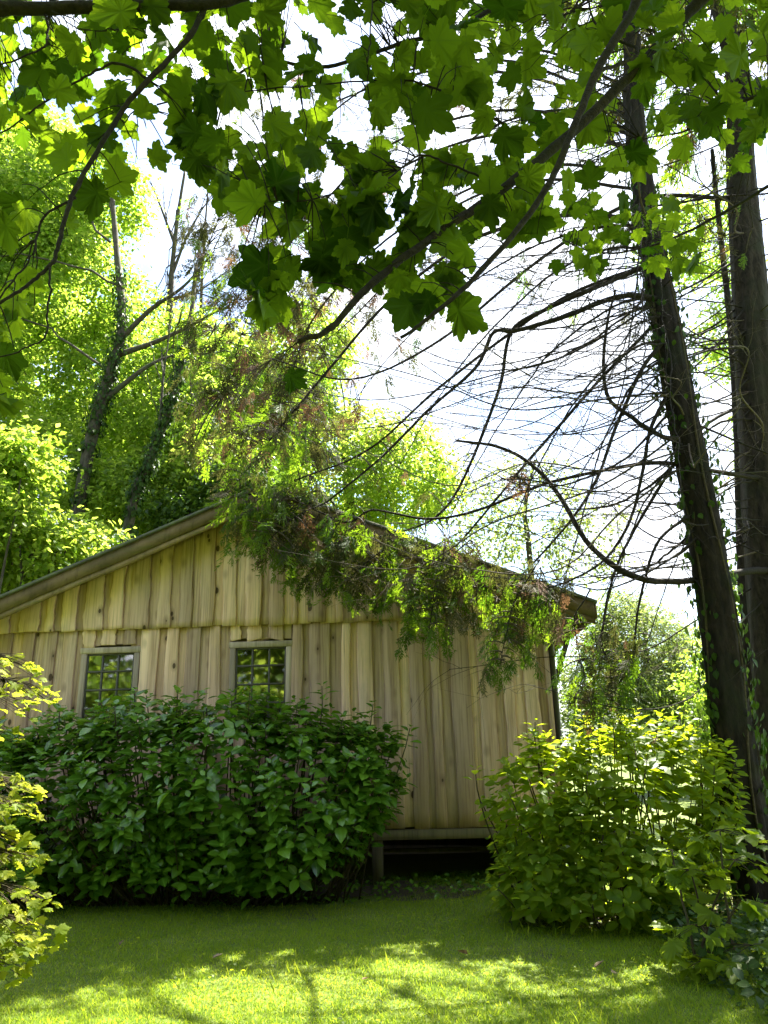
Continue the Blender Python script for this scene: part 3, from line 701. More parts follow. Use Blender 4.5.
# ================================================================== CONIFERS
def conifer_trunk(base, pts, r0, r1, mat, parent):
    P = spline(np.vstack([base + [0, 0, -.2], pts]), 12); n = len(P); k = 40
    t = np.linspace(0, 1, n); rad = r0 + (r1 - r0) * t + r0 * .45 * np.exp(-np.linspace(0, P[-1][2] - P[0][2], n) * 2.6)
    a = np.arange(k) * 2 * math.pi / k; tg = unit(np.gradient(P, axis=0)); u = unit(np.cross(tg, [0.0, 1, 0])); w = np.cross(tg, u)
    zz = P[:, 2][:, None]
    rr = rad[:, None] * (1 + .05 * np.sin(a * 7 + .8 * np.sin(zz * 1.3)) + .035 * np.sin(a * 13 + zz * .7) + .04 * np.sin(a * 3 + zz * .5) + .02 * rng.normal(size=(n, k)))
    V = P[:, None] + rr[..., None] * (np.cos(a)[None, :, None] * u[:, None] + np.sin(a)[None, :, None] * w[:, None])
    i = np.arange(n - 1)[:, None] * k; j = np.arange(k)[None]; j2 = (j + 1) % k
    q = np.stack([i + j, i + j2, i + k + j2, i + k + j], -1).reshape(-1, 4)
    b = MB(); b.add(V.reshape(-1, 3), [q]); b.build('trunk', mat, parent, base, True); return P, rad
c1b = at(757, 880, 7.3); c1b[2] = gz(c1b[0], c1b[1])
c2b = at(805, 870, 8.2); c2b[2] = gz(c2b[0], c2b[1])
con1 = empty('conifer_tree', c1b, 'dark fluted conifer trunk beside the right bush with long drooping branches', 'tree', 'conifers at the right')
con2 = empty('conifer_tree', c2b, 'paler conifer trunk at the right edge behind the dark one', 'tree', 'conifers at the right')
P1, R1 = conifer_trunk(c1b, np.vstack([T((738, 780, 7.3), (722, 650, 7.3), (703, 520, 7.3), (680, 400, 7.3), (660, 290, 7.4), (645, 200, 7.5)), [at(635, 120, 7.6) + [0, 0, .2]], [at(628, 20, 7.7)], [at(622, 20, 7.7) + [0, .2, 3.0]], [at(622, 20, 7.7) + [0, .2, 6.0]]]), .19, .08, M['bark'], con1)
P2, R2 = conifer_trunk(c2b, np.vstack([T((783, 700, 8.2), (768, 520, 8.2), (757, 380, 8.25), (748, 260, 8.3), (740, 160, 8.4)), [at(735, 60, 8.5)], [at(733, 60, 8.5) + [0, .2, 3.0]], [at(733, 60, 8.5) + [0, .2, 6.5]]]), .29, .10, M['bark_tan'], con2)
# slim dead stem between the trunks
c3b = at(762, 880, 9.4); c3b[2] = gz(c3b[0], c3b[1])
con3 = empty('dead_sapling', c3b, 'slim bare stem standing between the two conifer trunks', 'tree')
b = MB(); P3 = spline(np.vstack([c3b - [0, 0, .1], T((752, 700, 9.4), (742, 560, 9.4), (738, 430, 9.4), (731, 330, 9.5), (720, 230, 9.6), (712, 150, 9.7))]), 10)
b.tube(P3, np.linspace(.085, .03, len(P3)), 9, bump=.06); b.build('trunk', M['bark'], con3, c3b, True)
b = MB(); add_twigs(b, P3, 26, .9, .011, 1.3, .0); b.build('twigs', M['twig'], con3, c3b, True, kind='stuff')

branch_pts = []; branch_objs = []
def con_branch(root, base, pts, r0, r1, twigs=10, tl=.5, mat='twig', wob=0.012):
    Q = spline(pts, 7); n = len(Q); Q = Q + np.cumsum(rng.normal(size=(n, 3)), 0) * wob / math.sqrt(n)
    b = MB(); b.tube(Q, np.linspace(r0, r1, n), 7, bump=.06)
    if twigs: add_twigs(b, Q, twigs, tl, max(.0024, r1 * .4), 1.0, -.15)
    o = b.build('branch', M[mat], root, base, True)
    branch_pts.append((Q, o, root, base)); return Q
def on_trunk(P, z):
    i = np.argmin(np.abs(P[:, 2] - z)); return P[i]
def TB(*rows): return T(*[(px, py, Y + (.65 if Y < 7.6 or px > 600 else 1.7 if max(r[2] for r in rows) > 8.5 else .4) * float(smooth(655, 500, px))) for px, py, Y in rows])
# the traced, sweeping lower branches
con_branch(con2, c2b, TB((775, 570, 8.15), (745, 572, 7.7), (700, 580, 7.35), (640, 578, 6.85), (590, 545, 6.75), (555, 490, 6.7), (528, 462, 6.7), (495, 446, 6.7), (455, 440, 6.8)), .040, .013, 26, .6)
b2 = con_branch(con1, c1b, TB((664, 300, 7.35), (620, 296, 7.1), (560, 318, 6.95), (515, 331, 6.9), (492, 333, 6.9), (475, 367, 6.95), (425, 413, 7.0), (379, 459, 7.1), (325, 503, 7.2)), .034, .010, 26, .6)
con_branch(con1, c1b, TB((655, 262, 7.4), (600, 285, 7.2), (545, 310, 7.1), (512, 332, 7.05), (500, 388, 7.1), (475, 455, 7.2), (446, 509, 7.25), (408, 532, 7.3), (350, 545, 7.35)), .030, .008, 24, .6)
con_branch(con2, c2b, TB((770, 480, 8.2), (720, 472, 7.6), (660, 462, 7.3), (600, 470, 7.2), (545, 482, 7.15), (475, 509, 7.1), (425, 517, 7.15), (373, 508, 7.2), (346, 520, 7.25), (300, 500, 7.3)), .026, .007, 24, .6)
con_branch(con1, c1b, TB((684, 440, 7.3), (660, 436, 7.05), (632, 418, 7.0), (608, 398, 6.95), (602, 360, 6.95), (606, 325, 7.0), (614, 290, 7.05)), .028, .012, 18, .5)
con_branch(con1, c1b, TB((672, 330, 7.3), (642, 370, 7.1), (618, 424, 7.0), (598, 480, 7.0), (572, 522, 7.05), (538, 562, 7.1), (500, 600, 7.2)), .025, .007, 20, .55)
con_branch(con1, c1b, TB((676, 380, 7.3), (652, 425, 7.15), (642, 475, 7.05), (630, 520, 7.05), (602, 562, 7.1), (560, 584, 7.1), (520, 590, 7.15)), .022, .007, 20, .55)
con_branch(con2, c2b, TB((758, 400, 8.2), (700, 430, 7.7), (640, 520, 7.3), (610, 585, 7.1), (600, 640, 7.0), (590, 680, 6.95)), .02, .006, 10, .4)
con_branch(con1, c1b, TB((700, 510, 7.3), (660, 540, 7.1), (640, 600, 7.0), (630, 660, 6.95), (615, 690, 6.95)), .018, .005, 10, .35)
# the long high boughs that reach over the roof
con_branch(con1, c1b, TB((650, 220, 7.5), (560, 215, 7.7), (470, 240, 7.9), (390, 300, 8.0), (320, 380, 8.0), (270, 440, 7.9), (240, 480, 7.8)), .03, .008, 22, .7)
con_branch(con1, c1b, TB((640, 150, 7.6), (540, 130, 8.1), (440, 150, 8.6), (350, 200, 8.9), (270, 260, 9.0), (215, 330, 8.9)), .03, .008, 22, .7)
con_branch(con1, c1b, TB((635, 120, 7.6), (540, 80, 8.2), (440, 70, 8.8), (340, 100, 9.3), (260, 150, 9.6), (200, 210, 9.6)), .03, .008, 22, .7)
con_branch(con2, c2b, TB((742, 200, 8.4), (640, 200, 8.3), (540, 260, 8.2), (440, 340, 8.1), (350, 380, 8.0), (270, 360, 8.0)), .03, .008, 22, .6)
for rows in (((640, 130, 7.6), (500, 110, 8.4), (380, 150, 9.6), (300, 230, 10.4), (250, 310, 10.6), (225, 390, 10.6)), ((642, 170, 7.6), (520, 170, 8.4), (400, 230, 9.6), (320, 310, 10.2), (290, 380, 10.3), (270, 430, 10.3)),
             ((636, 110, 7.6), (500, 60, 8.6), (380, 80, 10), (300, 140, 10.8), (230, 200, 11), (195, 280, 11)), ((644, 190, 7.6), (540, 180, 8.4), (450, 210, 9.4), (380, 290, 10), (340, 330, 10.2), (310, 350, 10.2)),
             ((633, 90, 7.6), (520, 50, 8.6), (430, 100, 10), (400, 180, 10.6), (370, 240, 10.8)), ((640, 140, 7.6), (560, 110, 8.4), (470, 140, 9.6), (430, 210, 10.2), (400, 270, 10.4)),
             ((655, 262, 7.4), (560, 300, 7.6), (450, 380, 7.9), (370, 450, 8.2), (300, 480, 8.3), (235, 500, 8.2)), ((668, 310, 7.35), (600, 380, 7.4), (520, 470, 7.6), (460, 540, 7.8), (420, 580, 7.8))):
    con_branch(con1, c1b, T(*rows), .022, .006, 22, .7)
# untraced bare branches fanning off both trunks
for (P, root, base, n, zlo, zhi) in ((P1, con1, c1b, 70, 3.4, 11.5), (P2, con2, c2b, 74, 3.0, 12.0)):
    for _ in range(n):
        z = rng.uniform(zlo, zhi); s = on_trunk(P, z); az = rng.uniform(-math.pi, -.3) if rng.random() < .3 else math.pi + .42 + rng.normal() * .38
        L_ = rng.uniform(1.2, 4.2); d = np.array([math.cos(az), math.sin(az), 0]); dr = rng.uniform(.10, .55)
        t = np.array([0, .25, .5, .75, 1.0])[:, None]
        pts = s + d * L_ * t + np.array([0, 0, 1]) * (-dr * L_ * (1.6 * t - 1.0 * t ** 2)) + rng.normal(size=(5, 3)) * .05 * t * L_
        con_branch(root, base, pts, rng.uniform(.006, .013), .003, 11, .7, 'twig' if rng.random() < .7 else 'twig_brown')

# smooth drooping arcs between the trunks and the roof
for (x0, y0, x1, y1, up_, root, base, Ya) in ((662, 250, 400, 470, 30, con1, c1b, 7.4), (668, 300, 450, 520, 20, con1, c1b, 7.35), (672, 340, 500, 560, 10, con1, c1b, 7.3), (655, 225, 350, 400, 10, con1, c1b, 7.45), (675, 360, 560, 600, 10, con1, c1b, 7.3),
        (680, 400, 480, 470, -60, con1, c1b, 7.3), (690, 450, 520, 480, -70, con1, c1b, 7.3), (665, 280, 430, 360, -40, con1, c1b, 7.4), (755, 350, 560, 520, 20, con2, c2b, 8.2), (760, 420, 600, 600, 20, con2, c2b, 8.2), (752, 300, 520, 430, -30, con2, c2b, 8.25),
        (765, 480, 640, 640, 20, con2, c2b, 8.2), (690, 470, 590, 650, 10, con1, c1b, 7.3), (748, 250, 470, 330, -30, con2, c2b, 8.3), (758, 520, 610, 500, -60, con2, c2b, 8.2), (700, 520, 560, 560, -50, con1, c1b, 7.3)):
    a_ = at(x0, y0, Ya); e_ = at(x1, y1, 7.0 + rng.uniform(-.5, .5)); k_ = at((x0 + x1) / 2, y0 - up_ if up_ > 0 else max(y0, y1) - up_, 7.1 + rng.uniform(-.3, .2))
    t_ = np.linspace(0, 1, 7)[:, None]
    con_branch(root, base, (1 - t_) ** 2 * a_ + 2 * t_ * (1 - t_) * k_ + t_ ** 2 * e_, rng.uniform(.011, .018), .004, 16, .5, wob=.03)
for k in range(46):
    P, root, base = ((P1, con1, c1b), (P2, con2, c2b))[k % 2]
    a_ = on_trunk(P, rng.uniform(3.6, 9.5)); e_ = at(rng.uniform(370, 680), rng.uniform(230, 560), rng.uniform(5.6, 6.7)); h_ = rng.uniform(-.9, .7)
    k_ = (a_ + e_) / 2 + np.array([0, 0, h_]); t_ = np.linspace(0, 1, 7)[:, None]
    con_branch(root, base, (1 - t_) ** 2 * a_ + 2 * t_ * (1 - t_) * k_ + t_ ** 2 * e_, rng.uniform(.006, .012), .0025, 12, .5, wob=.05)
for rows in (((470, 540, 7.75), (440, 570, 7.7), (432, 610, 7.65), (428, 640, 7.6)), ((540, 560, 7.6), (515, 600, 7.5), (505, 640, 7.4), (500, 670, 7.4)), ((600, 640, 7.0), (612, 670, 6.95), (615, 700, 6.9)), ((400, 540, 7.8), (370, 560, 7.8), (350, 580, 7.8)), ((330, 500, 7.9), (290, 520, 7.8), (262, 550, 7.7)), ((590, 590, 7.0), (575, 620, 7.0), (580, 660, 6.95))):
    con_branch(con1, c1b, T(*rows), .008, .003, 10, .3)
# hanging sprays
SPR = {k: [tpl_mesh('spray', t, M[k]) for t in T_SPRAY] for k in ('cyp_green', 'cyp_olive', 'cyp_dead')}
allQ = np.concatenate([q for q, *_ in branch_pts]); ownQ = np.concatenate([np.full(len(q), i) for i, (q, *_) in enumerate(branch_pts)])
spray_log = []
def sprays(x0, y0, x1, y1, Y0, Y1, n, mix, size=(.26, .5), skew=0.0, droop=1.0):
    sh = 1.7 if Y0 >= 8.4 and x1 < 500 else .65 if x1 < 575 and y1 > 330 else 0
    Y0 += sh; Y1 += sh
    for _ in range(n):
        u, v = rng.random(2); px = x0 + (x1 - x0) * u; py = y0 + (y1 - y0) * v + skew * (u - .5)
        p = at(px, py, rng.uniform(Y0, Y1)); s = rng.uniform(*size)
        spray_log.append((p, s, rng.choice(['cyp_green', 'cyp_olive', 'cyp_dead'], p=mix), droop))
G, O, D = (.80, .19, .01), (.48, .48, .04), (.10, .40, .50)
sprays(222, 400, 325, 520, 7.2, 8.0, 80, O, (.2, .42)); sprays(222, 490, 300, 545, 7.0, 7.6, 44, G, (.18, .4))
sprays(250, 490, 370, 560, 7.0, 7.6, 90, O, (.2, .45), 40); sprays(270, 530, 410, 590, 7.0, 7.5, 60, G, (.18, .36), 30)
sprays(330, 520, 470, 590, 7.0, 7.6, 100, O, (.2, .42), 30); sprays(418, 575, 452, 635, 6.9, 7.1, 14, G, (.18, .34)); sprays(380, 570, 420, 605, 7, 7.3, 12, G, (.18, .3))
sprays(440, 550, 565, 620, 6.9, 7.3, 80, O, (.18, .4), 30); sprays(485, 590, 560, 665, 6.9, 7.2, 30, G, (.18, .36)); sprays(505, 560, 570, 620, 6.9, 7.2, 20, D, (.16, .3))
sprays(555, 610, 640, 695, 6.8, 7.1, 40, (.35, .55, .10), (.16, .34)); sprays(405, 585, 450, 632, 6.95, 7.15, 20, G, (.18, .34)); sprays(480, 610, 520, 668, 6.75, 6.95, 20, G, (.18, .32)); sprays(575, 650, 645, 712, 6.8, 7.0, 36, (.3, .6, .1), (.16, .32)); sprays(505, 465, 530, 490, 6.7, 6.9, 8, (0, 0.1, .9), (.15, .26))
sprays(300, 400, 385, 425, 7.2, 7.8, 18, (0, .2, .8), (.18, .32)); sprays(225, 380, 260, 450, 7.6, 8.2, 10, (0, .2, .8), (.2, .34)); sprays(360, 430, 470, 500, 7.3, 7.8, 18, (.3, .6, .1), (.12, .26))
sprays(185, 190, 330, 450, 8.4, 9.2, 430, (.14, .72, .14), (.28, .55)); sprays(320, 290, 470, 430, 8.4, 9.2, 80, (.14, .72, .14), (.25, .45)); sprays(230, 60, 480, 300, 8.4, 9.6, 190, (.2, .66, .14), (.25, .5))
sprays(520, 200, 680, 320, 7.0, 8.6, 46, (.3, .6, .1), (.16, .32)); sprays(640, 60, 768, 260, 7.6, 9, 60, (.25, .6, .15), (.2, .4))
spray_log.sort(key=lambda r: np.linalg.norm(r[0] - EYE))
tw = {}
for i, (p, s, kind, droop) in enumerate(spray_log):
    dd = np.linalg.norm(allQ - p, axis=1) + .6 * np.clip(p[2] - allQ[:, 2], 0, 9); j = int(np.argmin(dd)); bi = ownQ[j]; Q, ob, root, base = branch_pts[bi]
    d = p - allQ[j]; dist = np.linalg.norm(d)
    if .04 < dist < 1.0:
        if bi not in tw: tw[bi] = MB()
        m_ = np.linspace(0, 1, 5)[:, None]; tw[bi].tube(allQ[j] + d * m_ + np.array([0, 0, 1]) * (.10 * dist * 4 * m_ * (1 - m_)), np.linspace(.008, .004, 5), 4)
    h = unit(np.array([d[0], d[1], 0]) + rng.normal(size=3) * [.5, .5, 0] + np.array([-.4, 0, 0]))
    tip = unit(h * rng.uniform(.15, .8) + np.array([0, 0, -1.0 * droop])); nrm = unit(rng.normal(size=3) * .7 + np.array([0.1, -.75, .35]))
    Rm = frames(nrm[None], tip[None])[0]; me = SPR[kind][rng.integers(10)]
    if dist < 1.0: link_mesh('spray', me, ob, p - base, Rm, s)
for bi, mb in tw.items():
    Q, ob, root, base = branch_pts[bi]; mb.build('twig', M['twig_brown'], ob, base, True, kind='stuff')
# high crowns of both conifers, above the picture
for (P, root, base, zlo, zt) in ((P1, con1, c1b, 10.6, None), (P2, con2, c2b, 10.4, None)):
    zt = P[-1][2]; groups = {k: [] for k in SPR}
    n = 300
    for _ in range(n):
        z = zlo + (zt - zlo) * rng.random() ** 1.1; s = on_trunk(P, z); rmax = .4 + 1.3 * (zt + .5 - z) / (zt - zlo)
        a = rng.uniform(0, 2 * math.pi); r_ = rmax * math.sqrt(rng.random()); p = s + np.array([math.cos(a) * r_, math.sin(a) * r_, -.3 * r_ + rng.normal() * .2])
        groups[rng.choice(list(SPR), p=[.45, .5, .05])].append((p, unit(np.array([math.cos(a), math.sin(a), -.9]))))
    for k, L_ in groups.items():
        if not L_: continue
        b = MB(); p = np.array([x[0] for x in L_]); tp = np.array([x[1] for x in L_]); m = len(p)
        b.inst(T_SPRAY[1], frames(rand_unit(m) * .6 + [0, 0, .8], tp), rng.uniform(.5, .9, m), p, rng.uniform(0, .99, m))
        b.build('foliage', M[k], root, base, kind='stuff')
    b = MB()
    for _ in range(30):
        z = rng.uniform(zlo, zt - .3); s = on_trunk(P, z); a = rng.uniform(0, 6.28); r_ = .4 + 1.2 * (zt - z) / (zt - zlo); limb(b, s, s + [math.cos(a) * r_, math.sin(a) * r_, -.3 * r_], .02, .005, .05, 7, .08, 5)
    b.build('upper_branches', M['twig'], root, base, True, kind='stuff')
# ivy on the dark trunk
ivy = empty('climbing_ivy', c1b + [0, 0, 0], 'ivy leaves climbing the edges of the dark conifer trunk', 'ivy')
b = MB(); n = 1500; i = (rng.random(n) ** 1.1 * len(P1) * .62).astype(int); a = rng.choice([0, math.pi], n) + rng.normal(size=n) * .55
d = np.stack([np.cos(a), np.sin(a) * .9, 0 * a], 1); pos = P1[i] + d * (R1[i] * 1.04 + np.abs(rng.normal(size=n)) * .05)[:, None] + rng.normal(size=(n, 3)) * [.02, .02, .08]
b.inst(T_OV[1], frames(d + rand_unit(n) * .4, np.array([0, 0, -1.]) + rand_unit(n) * .5), .085 * rng.uniform(.6, 1.2, n), pos, rng.uniform(0, .99, n)); b.build('leaves', M['ivy'], ivy, c1b, kind='stuff')
b = MB()
for k in range(4):
    a = k * 1.7; ii = np.arange(0, int(len(P1) * .62), 3); aa = a + .3 * np.sin(ii * .2 + k)
    b.tube(P1[ii] + np.stack([np.cos(aa), np.sin(aa), 0 * aa], 1) * (R1[ii] * 1.03)[:, None], .012, 5)
b.build('stems', M['stem'], ivy, c1b, True)

# ================================================================== SHRUBS
def big_shrub(name, label, base, lumps, n_shoot, leaf, mat, n_obj=300, fill=500, tall=(), group=None, heads=10, zmin=.12, fillmat=None):
    base = np.array([base[0], base[1], float(gz(base[0], base[1]))]); root = empty(name, base, label, 'bush', group)
    lumps = np.asarray(lumps, float); vol = lumps[:, 3] * lumps[:, 5]; LP = []; LR = []; LS = []; LV = []
    stems = MB()
    tips = []
    while len(tips) < n_shoot:
        l_ = lumps[rng.choice(len(lumps), p=vol / vol.sum())]; d = rand_unit(1)[0]
        if d[1] > .55: continue
        p = l_[:3] + d * l_[3:] * rng.uniform(.74, 1.10)
        if p[2] < gz(p[0], p[1]) + zmin: continue
        q = (p - lumps[:, :3]) / lumps[:, 3:]
        if ((q ** 2).sum(1) < .46).any(): continue
        tips.append((p, unit(d * .55 + np.array([0, -.12, .85]) + rng.normal(size=3) * .18)))
    for t_ in tall: tips.append((np.array(t_), unit(np.array([rng.normal() * .1, -.15, 1.0]))))
    for ti, (p, d) in enumerate(tips):
        st = base + np.array([(p[0] - base[0]) * .7 + rng.normal() * .12, (p[1] - base[1]) * .2 + .1, -.02])
        m_ = np.linspace(0, 1, 6)[:, None]; ctrl = p - d * .35
        Q = (1 - m_) ** 2 * st + 2 * m_ * (1 - m_) * ctrl + m_ ** 2 * p
        if ti % 5 == 0 or ti >= n_shoot: stems.tube(Q, np.linspace(.010, .0045, 6), 4)
        a0 = rng.uniform(0, 6.28); ref = unit(np.cross(d, [0.3, .9, .2])); ref2 = np.cross(d, ref)
        for k in range(rng.integers(3, 6)):
            s = leaf * (.45, .85, 1.0, 1.05, .95)[k] * rng.uniform(.8, 1.2); el = (1.1, .75, .48, .28, .10)[k]
            for h_ in (0, 1):
                a = a0 + k * math.pi / 2 + h_ * math.pi + rng.normal() * .2
                o_ = math.cos(a) * ref + math.sin(a) * ref2; tip = unit(o_ + d * el + rng.normal(size=3) * .10); nrm = unit(d * 1.1 - o_ * el * .6 + rng.normal(size=3) * .22 + [0, 0, .25])
                LP.append(p - d * (.045 * k) + tip * .02); LR.append(frames(nrm[None], tip[None])[0]); LS.append(s); LV.append(rng.random())
    # inner leaves
    for _ in range(fill):
        l_ = lumps[rng.integers(len(lumps))]; p = l_[:3] + rand_unit(1)[0] * l_[3:] * rng.uniform(.45, .95)
        if p[2] < gz(p[0], p[1]) + .08: continue
        LP.append(p); LR.append(frames((rand_unit(1) * .6 + [0, -.2, .8]), rand_unit(1))[0]); LS.append(leaf * rng.uniform(.6, 1.0)); LV.append(rng.random())
    LP = np.array(LP); LR = np.array(LR); LS = np.array(LS); LV = np.array(LV)
    stems.build('stems', M['stem'], root, base, True)
    order = np.argsort(np.linalg.norm(LP - EYE, axis=1) / LS)
    pp = to_px(LP); inside = (pp[:, 0] > -5) & (pp[:, 0] < 773) & (pp[:, 1] < 1030)
    order = np.concatenate([order[inside[order]], order[~inside[order]]])
    meshes = [tpl_mesh('leaf', t, M[mat]) for t in T_OV]
    for i in order[:n_obj]: link_mesh('leaf', meshes[rng.integers(3)], root, LP[i] - base, LR[i], LS[i])
    b = MB(); rest = order[n_obj:]; kk = rng.integers(0, 3, len(rest))
    for k in range(3): r_ = rest[kk == k]; b.inst(T_OV[k], LR[r_], LS[r_], LP[r_], LV[r_])
    b.build('foliage', M[mat], root, base, True, kind='stuff')
    for _ in range(heads):
        p, d = tips[rng.integers(len(tips))]; n = 90; b = MB(); dd = rand_unit(n); dd[:, 2] = np.abs(dd[:, 2]) * .7
        b.inst(T_KITE, frames(dd + rand_unit(n) * .3, rand_unit(n)), .018 * rng.uniform(.7, 1.2, n), p - d * .03 + dd * .065 * rng.uniform(.6, 1, n)[:, None], rng.uniform(0, .99, n)); b.build('flower_head', M['flower'], root, base)
    return root
def X(px, Y): return (px - 384) / FPX * Y
big_shrub('hydrangea_bush', 'wide dark green broadleaf bush in front of the two windows', (-1.9, 8.05),
          [(-4.0, 8.0, 1.05, .85, .62, .78), (-3.25, 7.95, 1.16, .85, .68, .84), (-2.45, 7.9, 1.26, .85, .72, .88), (-1.6, 7.88, 1.28, .85, .74, .88), (-.9, 7.9, 1.22, .72, .7, .80), (-.32, 8.0, 1.30, .48, .5, .58), (-3.6, 8.15, .62, .9, .6, .45), (-2.3, 8.1, .62, 1.0, .62, .45), (-1.25, 8.15, .66, .6, .6, .42)],
          1000, .138, 'hydrangea', 300, 3000, tall=[at(178, 690, 7.6), at(322, 686, 7.7), at(373, 704, 7.8), at(410, 728, 7.8), at(60, 708, 7.6), at(250, 690, 7.6)], heads=9, zmin=.25)
big_shrub('hydrangea_bush', 'bright yellow-green broadleaf bush right of the crawl space opening', (1.95, 7.2),
          [(1.45, 7.15, .95, .62, .6, .72), (2.0, 7.2, 1.0, .72, .7, .80), (2.5, 7.2, 1.08, .55, .6, .68), (1.2, 7.0, .5, .42, .5, .36), (1.8, 6.95, .5, .62, .6, .4), (1.75, 7.1, .75, .72, .6, .6)],
          620, .12, 'hydrangea2', 300, 600, tall=[at(535, 722, 7.1), at(620, 718, 7.1), at(680, 716, 7.1), at(700, 745, 7.0), at(475, 770, 7.0)], heads=3, zmin=.1)

# golden shrub at the left edge: layered flat sprays of small lobed leaves
def small_palmate_shrub(name, label, cat, base, layers, leaf, mat, n_obj, tplk, r=.012):
    base = np.array([base[0], base[1], float(gz(base[0], base[1]))]); root = empty(name, base, label, cat)
    stem = MB(); LP = []; LR = []; LS = []
    for (c, rx, ry, n, tilt) in layers:
        c = np.asarray(c); limb(stem, base + rng.normal(size=3) * [.06, .06, 0], c, r, r * .4, .08, 9, .06, 5)
        for _ in range(n):
            a = rng.uniform(0, 6.28); q = math.sqrt(rng.random()); o_ = np.array([math.cos(a) * rx * q, math.sin(a) * ry * q, 0]); o_[2] = -.25 * q * q * rx + rng.normal() * .035 + tilt * o_[0]
            p = c + o_; limb(stem, c, p, .004, .0015, .06, 4, .05, 3)
            tip = unit(o_ + rng.normal(size=3) * .12 + [0, 0, -.08]); nrm = unit(np.array([0, -.25, 1.0]) + rng.normal(size=3) * .3)
            LP.append(p); LR.append(frames(nrm[None], tip[None])[0]); LS.append(leaf * rng.uniform(.6, 1.2))
    stem.build('stems', M['stem'], root, base, True)
    LP = np.array(LP); LR = np.array(LR); LS = np.array(LS); pp = to_px(LP); ins = (pp[:, 0] > -8) & (pp[:, 0] < 776) & (pp[:, 1] > -10) & (pp[:, 1] < 1034)
    order = np.argsort(np.linalg.norm(LP - EYE, axis=1)); order = np.concatenate([order[ins[order]], order[~ins[order]]])
    ms = [tpl_mesh('leaf', t, M[mat]) for t in tplk]
    for i in order[:n_obj]: link_mesh('leaf', ms[rng.integers(len(ms))], root, LP[i] - base, LR[i], LS[i])
    rest = order[n_obj:]
    if len(rest):
        b = MB(); b.inst(tplk[0], LR[rest], LS[rest], LP[rest], rng.uniform(0, .99, len(rest))); b.build('foliage', M[mat], root, base, kind='stuff')
    return root
GP = [tpl_palmate(s, .25) for s in (11, 12, 13)]
lay_ = []
for (px, py, Y, rx, n) in ((-15, 655, 5.6, .38, 60), (5, 680, 5.5, .40, 80), (-25, 690, 5.7, .45, 60), (-30, 720, 5.5, .4, 40), (-20, 775, 5.3, .38, 70), (-10, 800, 5.2, .34, 70), (-25, 830, 5.2, .36, 70), (-12, 850, 5.2, .34, 60), (-15, 885, 5.1, .42, 80), (-20, 915, 5.0, .44, 90), (-10, 935, 4.95, .36, 70), (-35, 955, 4.9, .35, 60)):
    lay_.append((at(px, py, Y), rx, rx * .8, n, -.10))
gb = at(-45, 960, 5.3)
small_palmate_shrub('golden_shrub', 'golden yellow shrub with layered leaves at the left edge', 'bush', (gb[0], 5.35), lay_, .062, 'golden', 300, GP)
# sycamore saplings in front of the dark trunk
lay2 = []
for (px, py, Y, rx, n) in ((720, 830, 5.8, .26, 10), (672, 850, 5.9, .18, 5), (735, 860, 5.7, .22, 8), (690, 870, 5.8, .25, 9), (740, 900, 5.6, .24, 10), (700, 925, 5.6, .26, 9), (750, 945, 5.4, .25, 9), (705, 960, 5.5, .2, 7)):
    lay2.append((at(px, py, Y), rx, rx, n, 0.0))
sp_ = at(715, 985, 5.7)
small_palmate_shrub('sycamore_sapling', 'young sycamore with lobed leaves in front of the dark trunk', 'sapling', (sp_[0], 5.75), lay2, .125, 'hydrangea2', 200, T_PAL[:3])
# ground ivy, bottom right corner, and weeds along the beds
def cover(name, label, cat, region, n, leaf, mat, hgt, tpl):
    x0, y0, x1, y1 = region; b = MB(); x = rng.uniform(x0, x1, n); y = rng.uniform(y0, y1, n); z = gz(x, y) + rng.random(n) ** 1.5 * hgt
    b.inst(tpl, frames(rand_unit(n) * .55 + [0, -.15, 1], rand_unit(n) * [1, 1, .4]), leaf * rng.uniform(.5, 1.3, n), np.stack([x, y, z], 1), rng.uniform(0, .99, n))
    o = b.build(name, M[mat], kind='stuff'); return tag(o, label, cat)
cover('ground_ivy', 'dark ivy and weeds covering the ground below the sapling', 'ground cover', (1.95, 3.6, 4.4, 6.9), 4300, .075, 'ivy', .22, T_OV[1])
cover('bed_weeds', 'low dark weeds along the foot of the wide bush and the crawl space', 'ground cover', (-4.5, 7.95, 1.1, 8.7), 1300, .06, 'hydrangea', .10, T_OV[0])
cover('bed_weeds', 'low weeds beneath the bright right bush', 'ground cover', (1.1, 6.6, 3.4, 8.5), 900, .06, 'hydrangea2', .12, T_OV[0])
# lawn
n = 330000
u_ = rng.random(n); y = 3.3 + (9.6 - 3.3) * u_ ** 1.25; x = rng.uniform(-.60, .56, n) * (y + .6)
keep = ~((y > 8.05 + .12 * np.sin(x * 3)) & (x < .2) & (rng.random(n) < .93)); x = x[keep]; y = y[keep]; n = len(x)
pat = .5 + .5 * np.sin(x * 2.1 + np.sin(y * 3.3)) * np.sin(y * 2.7 + 1.3 * np.sin(x * 1.9)); pat2 = .5 + .5 * np.sin(x * 9 + 3 * np.sin(y * 5)) * np.sin(y * 11 + 2 * np.sin(x * 6))
b = MB(); hgt = (.016 + .014 * pat + .012 * pat2) * rng.uniform(.5, 1.3, n); wdt = .0050 * rng.uniform(.7, 1.5, n)
a = rng.uniform(0, 6.28, n); ln = rng.uniform(.3, 1.9, n); dx = np.cos(a); dy = np.sin(a); P = np.stack([x, y, gz(x, y) - .002], 1)
sx = np.stack([-dy, dx, 0 * dx], 1) * wdt[:, None] * .5
V = np.stack([P - sx, P + sx, P + np.stack([dx * ln * hgt, dy * ln * hgt, hgt], 1)], 1).reshape(-1, 3)
